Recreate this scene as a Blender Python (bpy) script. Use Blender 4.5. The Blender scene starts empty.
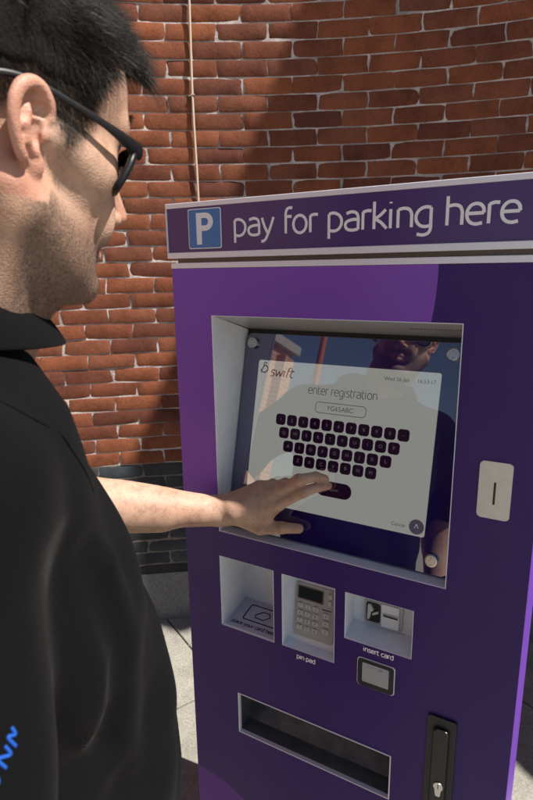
import bpy, bmesh, math, random
import numpy as np
from mathutils import Vector, Matrix
random.seed(7); rng = np.random.default_rng(7)
scene = bpy.context.scene
COL = scene.collection
R = math.radians

# ------------------------------------------------------------------ helpers
def link(o, parent=None):
    COL.objects.link(o)
    if parent is not None:
        o.parent = parent
        if parent.parent is None and parent.type == 'EMPTY':
            o.matrix_parent_inverse = Matrix.Translation(-parent.location)
    return o

def thing(name, label, cat, loc=(0, 0, 0), group=None):
    o = bpy.data.objects.new(name, None)
    COL.objects.link(o)
    o.location = loc
    o.empty_display_size = 0.1
    o['label'] = label; o['category'] = cat
    if group: o['group'] = group
    return o

def mobj(name, verts, faces, mat, parent=None, smooth=False, mats=None, fmi=None):
    me = bpy.data.meshes.new(name)
    me.from_pydata([tuple(map(float, v)) for v in verts], [], [tuple(map(int, f)) for f in faces])
    for m in (mats or [mat]): me.materials.append(m)
    if fmi is not None: me.polygons.foreach_set('material_index', fmi)
    if smooth: me.polygons.foreach_set('use_smooth', [True] * len(me.polygons))
    me.update()
    return link(bpy.data.objects.new(name, me), parent)

def bmo(name, bm, mat, parent=None, smooth=False, mats=None):
    me = bpy.data.meshes.new(name)
    bm.normal_update(); bm.to_mesh(me); bm.free()
    for m in (mats or [mat]): me.materials.append(m)
    if smooth: me.polygons.foreach_set('use_smooth', [True] * len(me.polygons))
    return link(bpy.data.objects.new(name, me), parent)

def bm_box(bm, x0, x1, y0, y1, z0, z1, mi=0):
    vs = [bm.verts.new(p) for p in ((x0,y0,z0),(x1,y0,z0),(x1,y1,z0),(x0,y1,z0),(x0,y0,z1),(x1,y0,z1),(x1,y1,z1),(x0,y1,z1))]
    for f in ((0,3,2,1),(4,5,6,7),(0,1,5,4),(1,2,6,5),(2,3,7,6),(3,0,4,7)):
        bm.faces.new([vs[i] for i in f]).material_index = mi
    return vs

def box(name, x0, x1, y0, y1, z0, z1, mat, parent=None, bev=0.0, seg=2):
    bm = bmesh.new(); bm_box(bm, x0, x1, y0, y1, z0, z1)
    if bev > 0:
        bmesh.ops.bevel(bm, geom=bm.edges[:], offset=bev, segments=seg, profile=0.5, affect='EDGES')
    return bmo(name, bm, mat, parent, smooth=False)

def rrect(w, h, r, n=6):
    pts = []
    for cx, cy, a0 in ((w/2-r, h/2-r, 0), (-w/2+r, h/2-r, 90), (-w/2+r, -h/2+r, 180), (w/2-r, -h/2+r, 270)):
        for k in range(n+1):
            a = R(a0 + 90*k/n); pts.append((cx+r*math.cos(a), cy+r*math.sin(a)))
    return pts

def prism(name, pts2, frame, t0, t1, mat, parent=None, bev=0.0):
    """pts2 outline (u,v) CCW seen from the front; frame=(origin,U,V,N) ; from t0 (back) to t1 (front) along N"""
    O, Uv, Vv, N = frame
    bm = bmesh.new()
    b = [bm.verts.new(O + Uv*u + Vv*v + N*t0) for u, v in pts2]
    f = [bm.verts.new(O + Uv*u + Vv*v + N*t1) for u, v in pts2]
    n = len(pts2)
    top = bm.faces.new(f); bm.faces.new(b[::-1])
    for i in range(n): bm.faces.new((b[i], b[(i+1) % n], f[(i+1) % n], f[i]))
    if bev > 0:
        bmesh.ops.bevel(bm, geom=list(top.edges), offset=bev, segments=2, profile=0.5, affect='EDGES')
    bmesh.ops.recalc_face_normals(bm, faces=bm.faces[:])
    return bmo(name, bm, mat, parent)

def tube(name, pts, rad, mat, parent=None, seg=10, flat=1.0, up=None, closed_ends=True):
    """smooth tube along points; rad float or list"""
    P = catmull([Vector(p) for p in pts], 8) if len(pts) > 2 else [Vector(p) for p in pts]
    n = len(P)
    if isinstance(rad, (list, tuple)):
        rr = [float(np.interp(i/(n-1), np.linspace(0, 1, len(rad)), rad)) for i in range(n)]
    else: rr = [rad]*n
    verts = []; faces = []
    ref = Vector(up) if up else Vector((0, 0, 1))
    for i, p in enumerate(P):
        t = (P[min(i+1, n-1)] - P[max(i-1, 0)]).normalized()
        a = ref.cross(t)
        if a.length < 1e-3: a = Vector((1, 0, 0)).cross(t)
        a.normalize(); b = t.cross(a)
        for k in range(seg):
            th = 2*math.pi*k/seg
            verts.append(p + a*math.cos(th)*rr[i]*flat + b*math.sin(th)*rr[i])
    for i in range(n-1):
        for k in range(seg):
            faces.append((i*seg+k, i*seg+(k+1) % seg, (i+1)*seg+(k+1) % seg, (i+1)*seg+k))
    if closed_ends:
        faces.append(tuple(range(seg))[::-1]); faces.append(tuple((n-1)*seg+k for k in range(seg)))
    return mobj(name, verts, faces, mat, parent, smooth=True)

def catmull(P, m):
    out = []
    n = len(P)
    for i in range(n-1):
        p0 = P[max(i-1, 0)]; p1 = P[i]; p2 = P[i+1]; p3 = P[min(i+2, n-1)]
        for k in range(m):
            t = k/m
            out.append(0.5*((2*p1) + (p2-p0)*t + (2*p0-5*p1+4*p2-p3)*t*t + (3*p1-p0-3*p2+p3)*t*t*t))
    out.append(P[-1]); return out

# ------------------------------------------------------------------ materials
def mat(name, col=(0.5, 0.5, 0.5), rough=0.5, metal=0.0, spec=0.5, coat=0.0, coat_r=0.05):
    m = bpy.data.materials.new(name); m.use_nodes = True
    b = m.node_tree.nodes['Principled BSDF']
    b.inputs['Base Color'].default_value = (*col, 1); b.inputs['Roughness'].default_value = rough
    b.inputs['Metallic'].default_value = metal; b.inputs['Specular IOR Level'].default_value = spec
    b.inputs['Coat Weight'].default_value = coat; b.inputs['Coat Roughness'].default_value = coat_r
    return m
def N(m, t, **kw):
    n = m.node_tree.nodes.new(t)
    for k, v in kw.items(): setattr(n, k, v)
    return n
def L(m, a, b): m.node_tree.links.new(a, b)
def B(m): return m.node_tree.nodes['Principled BSDF']
def noise(m, scale, detail=4, rough=0.55, vec=None, dim='3D'):
    n = N(m, 'ShaderNodeTexNoise'); n.inputs['Scale'].default_value = scale
    n.inputs['Detail'].default_value = detail; n.inputs['Roughness'].default_value = rough
    if vec is None:
        tc = N(m, 'ShaderNodeTexCoord'); vec = tc.outputs['Object']
    L(m, vec, n.inputs['Vector']); return n
def ramp(m, fac, stops):
    r = N(m, 'ShaderNodeValToRGB'); L(m, fac, r.inputs['Fac'])
    e = r.color_ramp.elements
    while len(e) > 1: e.remove(e[-1])
    e[0].position, e[0].color = stops[0][0], (*stops[0][1], 1)
    for p, c in stops[1:]:
        q = e.new(p); q.color = (*c, 1)
    return r
def mix(m, fac, a, b, mode='MIX'):
    x = N(m, 'ShaderNodeMix'); x.data_type = 'RGBA'; x.blend_type = mode
    for s, v in ((x.inputs[0], fac), (x.inputs[6], a), (x.inputs[7], b)):
        if hasattr(v, 'links'): L(m, v, s)
        elif isinstance(v, (int, float)): s.default_value = v
        else: s.default_value = (*v, 1)
    return x.outputs[2]
def math_(m, op, a, b=None, c=None):
    x = N(m, 'ShaderNodeMath', operation=op)
    for i, v in enumerate((a, b, c)):
        if v is None: continue
        if hasattr(v, 'links'): L(m, v, x.inputs[i])
        else: x.inputs[i].default_value = v
    return x.outputs[0]
def bump(m, h, strength=0.3, dist=0.002):
    b = N(m, 'ShaderNodeBump'); b.inputs['Strength'].default_value = strength; b.inputs['Distance'].default_value = dist
    L(m, h, b.inputs['Height']); L(m, b.outputs[0], B(m).inputs['Normal']); return b

def brick_mat(name, stops, seed):
    m = mat(name, rough=0.85, spec=0.25)
    at = N(m, 'ShaderNodeAttribute', attribute_name='tone')
    base = ramp(m, at.outputs['Fac'], stops)
    n1 = noise(m, 9, 6, 0.65); n2 = noise(m, 160, 5, 0.7)
    c = mix(m, 0.8, base.outputs[0], ramp(m, n1.outputs['Fac'], [(0.3, (0.55, 0.5, 0.5)), (0.55, (1, 1, 1)), (0.75, (1.25, 1.15, 1.05))]).outputs[0], 'MULTIPLY')
    c = mix(m, 0.6, c, ramp(m, n2.outputs['Fac'], [(0.32, (0.45, 0.45, 0.45)), (0.5, (1, 1, 1)), (0.72, (1.3, 1.3, 1.3))]).outputs[0], 'MULTIPLY')
    # pale mortar smears
    n3 = noise(m, 24, 8, 0.75)
    sm = ramp(m, n3.outputs['Fac'], [(0.66, (0, 0, 0)), (0.80, (0.35, 0.35, 0.35))])
    c = mix(m, sm.outputs[0], c, (0.42, 0.36, 0.32))
    L(m, c, B(m).inputs['Base Color'])
    h = math_(m, 'ADD', math_(m, 'MULTIPLY', n2.outputs['Fac'], 0.5), noise(m, 45, 4, 0.6).outputs['Fac'])
    bump(m, h, 0.55, 0.003)
    return m
M_red = brick_mat('red_brick', [(0.0, (0.135, 0.045, 0.028)), (0.35, (0.195, 0.063, 0.033)), (0.7, (0.255, 0.084, 0.038)), (1.0, (0.165, 0.062, 0.042))], 1)
M_blue = brick_mat('blue_brick', [(0, (0.038, 0.044, 0.050)), (0.6, (0.055, 0.063, 0.070)), (1, (0.040, 0.040, 0.043))], 2)
M_mortar = mat('mortar', (0.42, 0.37, 0.35), 0.95, spec=0.1)
nz = noise(M_mortar, 90, 6, 0.7)
nl = noise(M_mortar, 6, 4, 0.6)
cc = mix(M_mortar, ramp(M_mortar, nl.outputs['Fac'], [(0.35, (0, 0, 0)), (0.6, (1, 1, 1))]).outputs[0], (0.34, 0.29, 0.28), (0.66, 0.60, 0.58))
cc = mix(M_mortar, 0.7, cc, ramp(M_mortar, nz.outputs['Fac'], [(0.3, (0.5, 0.5, 0.5)), (0.6, (1.05, 1.05, 1.05))]).outputs[0], 'MULTIPLY')
L(M_mortar, cc, B(M_mortar).inputs['Base Color']); bump(M_mortar, nz.outputs['Fac'], 0.8, 0.004)

M_mortard = mat('dark_mortar', (0.20, 0.17, 0.15), 0.95, spec=0.1)
nzd = noise(M_mortard, 90, 6, 0.7); L(M_mortard, ramp(M_mortard, nzd.outputs['Fac'], [(0.3, (0.10, 0.085, 0.075)), (0.65, (0.24, 0.20, 0.18))]).outputs[0], B(M_mortard).inputs['Base Color'])
def stone(name, c0, c1, sc=14, rough=0.9, joints=None):
    m = mat(name, c0, rough, spec=0.25)
    a = noise(m, sc, 8, 0.7); b = noise(m, sc*14, 5, 0.75)
    c = mix(m, ramp(m, a.outputs['Fac'], [(0.32, (0, 0, 0)), (0.68, (1, 1, 1))]).outputs[0], c0, c1)
    c = mix(m, 0.8, c, ramp(m, b.outputs['Fac'], [(0.3, (0.45, 0.45, 0.45)), (0.55, (1, 1, 1)), (0.75, (1.35, 1.35, 1.35))]).outputs[0], 'MULTIPLY')
    L(m, c, B(m).inputs['Base Color'])
    bump(m, b.outputs['Fac'], 0.6, 0.003)
    return m
M_slab = stone('paving_slab', (0.25, 0.24, 0.21), (0.40, 0.385, 0.335), 9)
M_gap = stone('paving_joint', (0.36, 0.33, 0.28), (0.48, 0.45, 0.38), 20)
M_plinth = stone('plinth_render', (0.15, 0.15, 0.16), (0.20, 0.20, 0.21), 7)
M_soldier = stone('dark_base_brick', (0.02, 0.02, 0.024), (0.045, 0.045, 0.05), 30)
M_cable = mat('cream_cable', (0.52, 0.42, 0.31), 0.6)

# machine
def purple_panel():
    m = mat('violet_vinyl', rough=0.34, spec=0.22, coat=0.0)
    tc = N(m, 'ShaderNodeTexCoord'); sp = N(m, 'ShaderNodeSeparateXYZ'); L(m, tc.outputs['Object'], sp.inputs[0])
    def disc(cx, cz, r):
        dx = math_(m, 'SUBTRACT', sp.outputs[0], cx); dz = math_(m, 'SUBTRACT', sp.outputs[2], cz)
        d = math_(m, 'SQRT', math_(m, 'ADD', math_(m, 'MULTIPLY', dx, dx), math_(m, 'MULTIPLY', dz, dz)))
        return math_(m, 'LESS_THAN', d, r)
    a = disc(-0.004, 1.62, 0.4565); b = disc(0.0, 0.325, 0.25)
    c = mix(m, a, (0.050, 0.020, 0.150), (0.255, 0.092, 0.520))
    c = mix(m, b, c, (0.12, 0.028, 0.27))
    n = noise(m, 3.0, 3, 0.5)
    c = mix(m, 0.35, c, ramp(m, n.outputs['Fac'], [(0.35, (0.8, 0.8, 0.8)), (0.65, (1.1, 1.1, 1.1))]).outputs[0], 'MULTIPLY')
    L(m, c, B(m).inputs['Base Color'])
    d = noise(m, 420, 4, 0.6)
    bump(m, d.outputs['Fac'], 0.05, 0.0006)
    rr = noise(m, 12, 8, 0.72)
    L(m, ramp(m, rr.outputs['Fac'], [(0.3, (0.28, 0.28, 0.28)), (0.7, (0.52, 0.52, 0.52))]).outputs[0], B(m).inputs['Roughness'])
    return m
M_panel = purple_panel()
M_side = mat('violet_powder_coat', (0.16, 0.055, 0.42), 0.4, spec=0.5)
M_header = mat('dark_violet_header', (0.070, 0.028, 0.165), 0.33, coat=0.1, coat_r=0.2)
M_alu = mat('brushed_aluminium_trim', (0.84, 0.82, 0.90), 0.40, 0.15)
M_alud = mat('dark_gap_metal', (0.16, 0.13, 0.11), 0.5, 0.6)
M_liner = mat('pale_grey_liner', (0.50, 0.52, 0.56), 0.42, 0.0, 0.5)
nn = noise(M_liner, 30, 5, 0.6); L(M_liner, ramp(M_liner, nn.outputs['Fac'], [(0.3, (0.70, 0.72, 0.77)), (0.7, (0.79, 0.81, 0.85))]).outputs[0], B(M_liner).inputs['Base Color'])
M_hood = mat('satin_steel_hood', (0.52, 0.51, 0.50), 0.35, 0.45)
nn = noise(M_hood, 50, 5, 0.6); bump(M_hood, nn.outputs['Fac'], 0.15, 0.0008)
M_steel = mat('machined_steel', (0.62, 0.60, 0.58), 0.26, 1.0)
M_steel.node_tree.nodes['Principled BSDF'].inputs['Anisotropic'].default_value = 0.6
M_plate = mat('satin_steel_plate', (0.60, 0.58, 0.54), 0.5, 0.55)
nn = noise(M_plate, 60, 6, 0.7); L(M_plate, ramp(M_plate, nn.outputs['Fac'], [(0.3, (0.62, 0.60, 0.57)), (0.7, (0.70, 0.68, 0.65))]).outputs[0], B(M_plate).inputs['Base Color'])
M_black = mat('black_plastic', (0.012, 0.012, 0.014), 0.4)
M_blackm = mat('black_textured_metal', (0.014, 0.014, 0.016), 0.5)
nn = noise(M_blackm, 500, 3, 0.6); bump(M_blackm, nn.outputs['Fac'], 0.4, 0.001)
M_tray = mat('dark_steel_tray', (0.085, 0.082, 0.088), 0.45, 0.5)
nn = noise(M_tray, 22, 7, 0.7); L(M_tray, ramp(M_tray, nn.outputs['Fac'], [(0.3, (0.09, 0.09, 0.10)), (0.7, (0.20, 0.195, 0.20))]).outputs[0], B(M_tray).inputs['Base Color'])
M_padm = mat('pin_pad_steel', (0.42, 0.42, 0.43), 0.42, 0.4)
M_key = mat('pin_key_steel', (0.60, 0.60, 0.60), 0.35, 0.4)
M_lcd = mat('grey_lcd', (0.022, 0.026, 0.028), 0.12)
M_white = mat('white_lettering', (0.90, 0.88, 0.93), 0.5)
M_ink = mat('dark_ink', (0.02, 0.02, 0.05), 0.6)
M_blueP = mat('parking_sign_blue', (0.045, 0.19, 0.50), 0.35)
M_read = mat('reader_window_grey', (0.42, 0.43, 0.45), 0.3, coat=0.5)
M_readbz = mat('reader_bezel', (0.02, 0.02, 0.022), 0.35)

def glass_mat(name, col, emis=None, es=0.0):
    m = mat(name, col, 0.02, spec=0.75, coat=1.0, coat_r=0.0)
    sm_ = noise(m, 11, 7, 0.68); L(m, ramp(m, sm_.outputs['Fac'], [(0.45, (0.0, 0.0, 0.0)), (0.62, (0.03, 0.03, 0.03)), (0.75, (0.09, 0.09, 0.09))]).outputs[0], B(m).inputs['Coat Roughness'])
    B(m).inputs['Coat IOR'].default_value = 2.05
    if emis:
        B(m).inputs['Emission Color'].default_value = (*emis, 1); B(m).inputs['Emission Strength'].default_value = es
    return m
M_glass = glass_mat('indigo_backed_glass', (0.024, 0.012, 0.115))
M_disp = glass_mat('lit_display', (0.03, 0.03, 0.03), (0.88, 0.89, 0.82), 0.19)
B(M_disp).inputs['Coat IOR'].default_value = 2.5
M_skey = glass_mat('display_key', (0.040, 0.008, 0.042))
M_sink = glass_mat('display_ink', (0.03, 0.012, 0.035), (0.8, 0.7, 0.8), 0.035)
M_sred = glass_mat('display_logo_plum', (0.16, 0.02, 0.06))
M_sglyph = glass_mat('display_key_letter', (0.05, 0.04, 0.06), (0.8, 0.75, 0.8), 0.05)
M_sgrey = glass_mat('display_round_button', (0.05, 0.03, 0.07), (0.5, 0.42, 0.55), 0.05)

# ------------------------------------------------------------------ stroke lettering
def _e(cx, cy, rx, ry, a0, a1, n=14):
    return [(cx+rx*math.cos(R(a0+(a1-a0)*k/n)), cy+ry*math.sin(R(a0+(a1-a0)*k/n))) for k in range(n+1)]
bowlL = lambda: [(.76, .95), (.52, 1.0), (.27, .90), (.12, .70), (.08, .48), (.13, .25), (.29, .06), (.52, 0), (.76, .05)]
G = {
 'a': (.87, [('S', [(.14, .92), (.42, 1.0), (.66, .91), (.75, .66), (.75, .35), (.75, .03)]), ('S', [(.75, .57), (.42, .57), (.15, .46), (.09, .25), (.20, .06), (.46, 0), (.75, .05)])]),
 'c': (.75, [('S', [(.70, .93), (.50, 1), (.26, .92), (.12, .72), (.08, .5), (.12, .28), (.26, .08), (.50, 0), (.70, .06)])]),
 'd': (.90, [('L', [(.76, 1.42), (.76, .04)]), ('S', bowlL())]),
 'e': (.88, [('S', [(.10, .53), (.45, .53), (.79, .53)]), ('S', [(.79, .53), (.76, .78), (.63, .95), (.44, 1.0), (.25, .93), (.12, .74), (.08, .5), (.13, .24), (.28, .06), (.50, 0), (.74, .05)])]),
 'f': (.58, [('S', [(.60, 1.44), (.44, 1.47), (.29, 1.38), (.22, 1.15), (.22, .95)]), ('L', [(.22, 1.05), (.22, 0)]), ('L', [(.22, .97), (.56, .97)])]),
 'g': (.90, [('S', bowlL()), ('S', [(.76, .95), (.76, .3), (.76, -.10), (.66, -.34), (.42, -.43), (.14, -.37)])]),
 'h': (.88, [('L', [(.12, 1.45), (.12, 0)]), ('S', [(.12, .94), (.40, 1.0), (.64, .92), (.75, .68), (.76, .40), (.76, 0)])]),
 'i': (.38, [('L', [(.14, 1), (.14, 0)]), ('L', [(.14, 1.30), (.14, 1.38)])]),
 'k': (.78, [('L', [(.12, 1.45), (.12, 0)]), ('S', [(.68, 1.0), (.42, .72), (.15, .54)]), ('S', [(.15, .54), (.45, .34), (.74, 0)])]),
 'l': (.40, [('S', [(.12, 1.45), (.12, .8), (.12, .2), (.18, .04), (.34, 0)])]),
 'n': (.88, [('L', [(.12, .95), (.12, 0)]), ('S', [(.12, .94), (.40, 1.0), (.64, .92), (.75, .68), (.76, .40), (.76, 0)])]),
 'o': (.92, [('L', _e(.45, .5, .37, .5, 0, 360, 28))]),
 'p': (.90, [('L', [(.12, -.42), (.12, .95)]), ('S', [(.12, .95), (.36, 1), (.61, .90), (.76, .70), (.79, .48), (.74, .25), (.58, .06), (.36, 0), (.12, .05)])]),
 'r': (.56, [('L', [(.12, .95), (.12, 0)]), ('S', [(.12, .93), (.33, 1.0), (.54, .98)])]),
 's': (.68, [('S', [(.58, .94), (.36, 1.0), (.15, .91), (.12, .72), (.30, .56), (.50, .46), (.60, .27), (.51, .07), (.30, 0), (.08, .06)])]),
 't': (.58, [('S', [(.16, 1.30), (.16, .75), (.16, .25), (.25, .04), (.40, 0), (.53, .03)]), ('L', [(.16, .97), (.52, .97)])]),
 'u': (.88, [('S', [(.12, 1), (.12, .5), (.16, .16), (.34, .0), (.56, 0), (.76, .05)]), ('L', [(.76, 1), (.76, .05)])]),
 'w': (1.16, [('L', [(.04, 1), (.31, .0)]), ('L', [(.31, .0), (.58, .85)]), ('L', [(.58, .85), (.85, .0)]), ('L', [(.85, .0), (1.12, 1)])]),
 'y': (.80, [('S', [(.06, 1), (.22, .48), (.42, .04)]), ('S', [(.76, 1), (.58, .45), (.42, .04), (.28, -.26), (.14, -.38), (0, -.40)])]),
 ' ': (.46, []),
}
def ribbon(verts, faces, pts, w, place):
    n = len(pts); base = len(verts)
    closed = (abs(pts[0][0]-pts[-1][0]) < 1e-6 and abs(pts[0][1]-pts[-1][1]) < 1e-6)
    for i, (x, y) in enumerate(pts):
        a = pts[i-1] if i > 0 else (pts[-2] if closed else pts[0])
        b = pts[i+1] if i < n-1 else (pts[1] if closed else pts[-1])
        tx, ty = b[0]-a[0], b[1]-a[1]; l = math.hypot(tx, ty) or 1
        nx, ny = -ty/l*w/2, tx/l*w/2
        verts.append(place(x+nx, y+ny)); verts.append(place(x-nx, y-ny))
    for i in range(n-1):
        faces.append((base+2*i, base+2*i+1, base+2*i+3, base+2*i+2))
def text_width(s): return sum(G[c][0] for c in s)
def lettering(name, s, frame, u0, v0, width, xh, weight, mat_, parent, lift=0.0006, slant=0.0):
    """monoline lettering on a plane; frame=(origin,U,V,N); width=total width, xh=x height"""
    O, Uv, Vv, Nn = frame
    sx = width/text_width(s); verts = []; faces = []; cur = 0; k = 0
    for c in s:
        adv, strokes = G[c]
        for kind, pts in strokes:
            q = [Vector((x, y, 0)) for x, y in pts]
            if kind == 'S': q = catmull(q, 5)
            pp = [((cur+p.x)*sx + p.y*slant*xh, p.y*xh) for p in q]
            k += 1; lf = lift + 0.00001*(k % 7)
            ribbon(verts, faces, pp, weight*xh, lambda a, b: O + Uv*(u0+a) + Vv*(v0+b) + Nn*lf)
        cur += adv
    return mobj(name, verts, faces, mat_, parent)

def ptext(name, s, frame, u, v, size, mat_, parent, lift=0.0006, align='CENTER'):
    cu = bpy.data.curves.new('text', 'FONT'); cu.body = s; cu.size = size; cu.align_x = align; cu.align_y = 'CENTER'
    o = bpy.data.objects.new('text', cu); COL.objects.link(o)
    bpy.context.view_layer.update()
    me = bpy.data.meshes.new_from_object(o, depsgraph=bpy.context.evaluated_depsgraph_get())
    bpy.data.objects.remove(o)
    O, Uv, Vv, Nn = frame
    for w in me.vertices: w.co = O + Uv*(u+w.co.x) + Vv*(v+w.co.y) + Nn*lift
    me.materials.clear(); me.materials.append(mat_); me.name = name
    return link(bpy.data.objects.new(name, me), parent)

# ------------------------------------------------------------------ camera, light
cC = Vector((0.6212706, -0.7764507, 1.6205406))
yaw, pit, rol, fpx = -0.5127218, 0.2325568, -0.0147567, 549.93
Fv = Vector((math.sin(yaw)*math.cos(pit), math.cos(yaw)*math.cos(pit), -math.sin(pit)))
R0 = Vector((math.cos(yaw), -math.sin(yaw), 0)); U0 = R0.cross(Fv)
Rv = math.cos(rol)*R0 + math.sin(rol)*U0; Uv_ = -math.sin(rol)*R0 + math.cos(rol)*U0
cam = bpy.data.cameras.new('camera'); co = bpy.data.objects.new('camera', cam); COL.objects.link(co)
mw = Matrix.Identity(4)
for i in range(3): mw[i][0] = Rv[i]; mw[i][1] = Uv_[i]; mw[i][2] = -Fv[i]; mw[i][3] = cC[i]
co.matrix_world = mw
cam.sensor_fit = 'HORIZONTAL'; cam.sensor_width = 36; cam.lens = fpx/533*36; cam.clip_start = 0.02; cam.clip_end = 600
cam.dof.use_dof = True; cam.dof.focus_distance = 0.95; cam.dof.aperture_fstop = 16
scene.camera = co

SUN_AZ, SUN_EL = R(5), R(53.3)
w = bpy.data.worlds.new('World'); scene.world = w; w.use_nodes = True
bg = w.node_tree.nodes['Background']; sky = w.node_tree.nodes.new('ShaderNodeTexSky')
sky.sky_type = 'NISHITA'; sky.sun_disc = False; sky.sun_elevation = SUN_EL; sky.sun_rotation = R(90)-SUN_AZ
sky.dust_density = 0.4; sky.air_density = 1.0
w.node_tree.links.new(sky.outputs[0], bg.inputs['Color']); bg.inputs['Strength'].default_value = 0.047
sd = bpy.data.lights.new('sun', 'SUN'); sd.energy = 5.0; sd.angle = R(0.53); sd.color = (1.0, 0.94, 0.86)
so = bpy.data.objects.new('sun', sd); COL.objects.link(so)
Sdir = Vector((math.cos(SUN_AZ)*math.cos(SUN_EL), math.sin(SUN_AZ)*math.cos(SUN_EL), math.sin(SUN_EL)))
so.rotation_euler = Sdir.to_track_quat('Z', 'Y').to_euler(); so.location = (5, 2, 8)
scene.view_settings.view_transform = 'Standard'; scene.view_settings.look = 'None'
scene.view_settings.exposure = 0.70; scene.view_settings.gamma = 1.0

# ------------------------------------------------------------------ ground
def struct(o): o['kind'] = 'structure'; return o
struct(mobj('ground', [(-150, -150, -0.02), (150, -150, -0.02), (150, 150, -0.02), (-150, 150, -0.02)], [(0, 1, 2, 3)], M_gap))
def paving():
    bm = bmesh.new(); W, H = 0.62, 0.45
    # slab rows run along a direction; one joint passes through the two points seen by the machine's left side
    a = Vector((-0.9426, 1.0038, 0)); b = Vector((-0.706, 0.886, 0))
    d = (b-a).normalized(); n = Vector((-d.y, d.x, 0))
    for i in range(-9, 10):
        for j in range(-8, 16):
            off = (j % 2)*0.5*W + 0.22
            o = a + d*(i*W+off) + n*(j*H) - n*0.0
            g = 0.004
            dz = random.uniform(-0.0012, 0.0012)
            p = [o + d*g + n*g, o + d*(W-g) + n*g, o + d*(W-g) + n*(H-g), o + d*g + n*(H-g)]
            top = [bm.verts.new((q.x, q.y, dz)) for q in p]; bot = [bm.verts.new((q.x, q.y, -0.019)) for q in p]
            bm.faces.new(top)
            for k in range(4): bm.faces.new((bot[k], bot[(k+1) % 4], top[(k+1) % 4], top[k]))
    edges = [e for e in bm.edges if all(v.co.z > -0.01 for v in e.verts)]
    bmesh.ops.bevel(bm, geom=edges, offset=0.002, segments=1, affect='EDGES')
    struct(bmo('pavement', bm, M_slab))
paving()

# ------------------------------------------------------------------ curved brick wall
CX, CY, RW = 1.0574, -1.6940, 3.3635
CH = 0.06215; Z0 = 0.789; PITCH = 3.28
TH_STEP = 64.5; TH_END = 61.3; H_SHADE_BAND = 4.70; H_HI = 5.79; H_LO = 3.07; TH_MIN = 46  # unseen right end: invented step, slot and band shape the sun's shadow
wall = thing('brick_wall', 'curved wall of old red bricks with pale mortar over a blue brick base and grey plinth, behind the payment machine', 'wall', (-0.9, 1.05, 0))
def pol(th, r, z): return (CX + r*math.cos(R(th)), CY + r*math.sin(R(th)), z)
def brick_courses(name, k0, k1, mt, jit, ztrim=None):
    verts = []; faces = []; tone = []
    NU, NV = 7, 4
    for k in range(k0, k1):
        z0 = Z0 + k*CH; z1 = z0 + CH
        if ztrim and z0 < ztrim: z0 = ztrim
        base = 104.7 if k % 2 else 103.05
        n0 = math.ceil((TH_MIN - base)/PITCH); n1 = math.ceil((172 - base)/PITCH)
        for n in range(n0, n1):
            t0 = base + n*PITCH; t1 = t0 + PITCH
            if z1 > H_LO + 0.02:  # bricks left out of the unseen end so sun passes the added slot
                lim = TH_END if z0 > H_SHADE_BAND else TH_STEP
                if t1 < lim + 0.3: continue
                t0 = max(t0, lim)
            if z1 > H_HI + 0.02: continue
            far = not (93 < t0 < 140) or z0 > 3.1
            g = 0.0022 if not far else 0.003
            gt = math.degrees(g/RW)*random.uniform(.7, 1.3)
            ta, tb = t0+gt, t1-gt+random.uniform(-.05, .03)
            za, zb = z0+g*random.uniform(.9, 1.35), z1-g*random.uniform(.9, 1.35)
            bow = random.choice((0.0002, 0.0005, 0.0009, 0.0014, 0.0026))*jit; prot = random.uniform(0.0025, 0.0060)*jit
            tilt = random.uniform(-.0022, .0022)*jit; tz = random.uniform(-.002, .002)*jit
            tn = random.random(); tone_v = min(1, max(0, 0.5+0.5*(tn-.5)*1.8))
            if random.random() < .06: tone_v = 0.0
            nu, nv = (NU, NV) if not far else (2, 2)
            b = len(verts)
            ph = random.uniform(0, 6)
            for j in range(nv+1):
                for i in range(nu+1):
                    u = i/nu*2-1; v = j/nv*2-1
                    if not far:   # squeeze rows towards the rim so that the rounded arris is narrow
                        u = math.copysign(abs(u)**0.42, u); v = math.copysign(abs(v)**0.5, v)
                    edge = max(0, (abs(u)-.93)/.07)**2 + max(0, (abs(v)-.74)/.26)**2
                    r = RW - prot*(1-.10*u*u) - tilt*u - tz*v + 0.0026*min(1.4, edge)
                    if not far: r += 0.0008*math.sin(ph+5*u+3*v)
                    th = (ta+tb)/2 + u*(tb-ta)/2
                    zz = (za+zb)/2 + v*((zb-za)/2 - bow*u*u*u*u) + 0.0006*jit*math.sin(ph+2.5*u)
                    if not far and abs(u) > .9: th += 0.05*math.sin(ph*3+v*2.2)
                    verts.append(pol(th, r, zz)); tone.append(tone_v)
            for j in range(nv):
                for i in range(nu):
                    a = b + j*(nu+1)+i
                    faces.append((a, a+nu+1, a+nu+2, a+1))
            # skirt back into the mortar
            ring = [b+i for i in range(nu+1)] + [b+j*(nu+1)+nu for j in range(1, nv+1)] + [b+nv*(nu+1)+i for i in range(nu-1, -1, -1)] + [b+j*(nu+1) for j in range(nv-1, 0, -1)]
            c = len(verts)
            for q in ring:
                x, y, z = verts[q]; dx, dy = x-CX, y-CY; l = math.hypot(dx, dy)
                verts.append((CX+dx/l*(RW+.03), CY+dy/l*(RW+.03), z)); tone.append(tone_v)
            m_ = len(ring)
            for q in range(m_): faces.append((ring[q], ring[(q+1) % m_], c+(q+1) % m_, c+q))
    o = mobj(name, verts, faces, mt, wall, smooth=True)
    at = o.data.attributes.new('tone', 'FLOAT', 'POINT'); at.data.foreach_set('value', tone)
    o.data.set_sharp_from_angle(angle=R(55))
    return o
brick_courses('red_brickwork', 0, 81, M_red, 1.0)
brick_courses('blue_brickwork', -8, 0, M_blue, 0.35)
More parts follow.
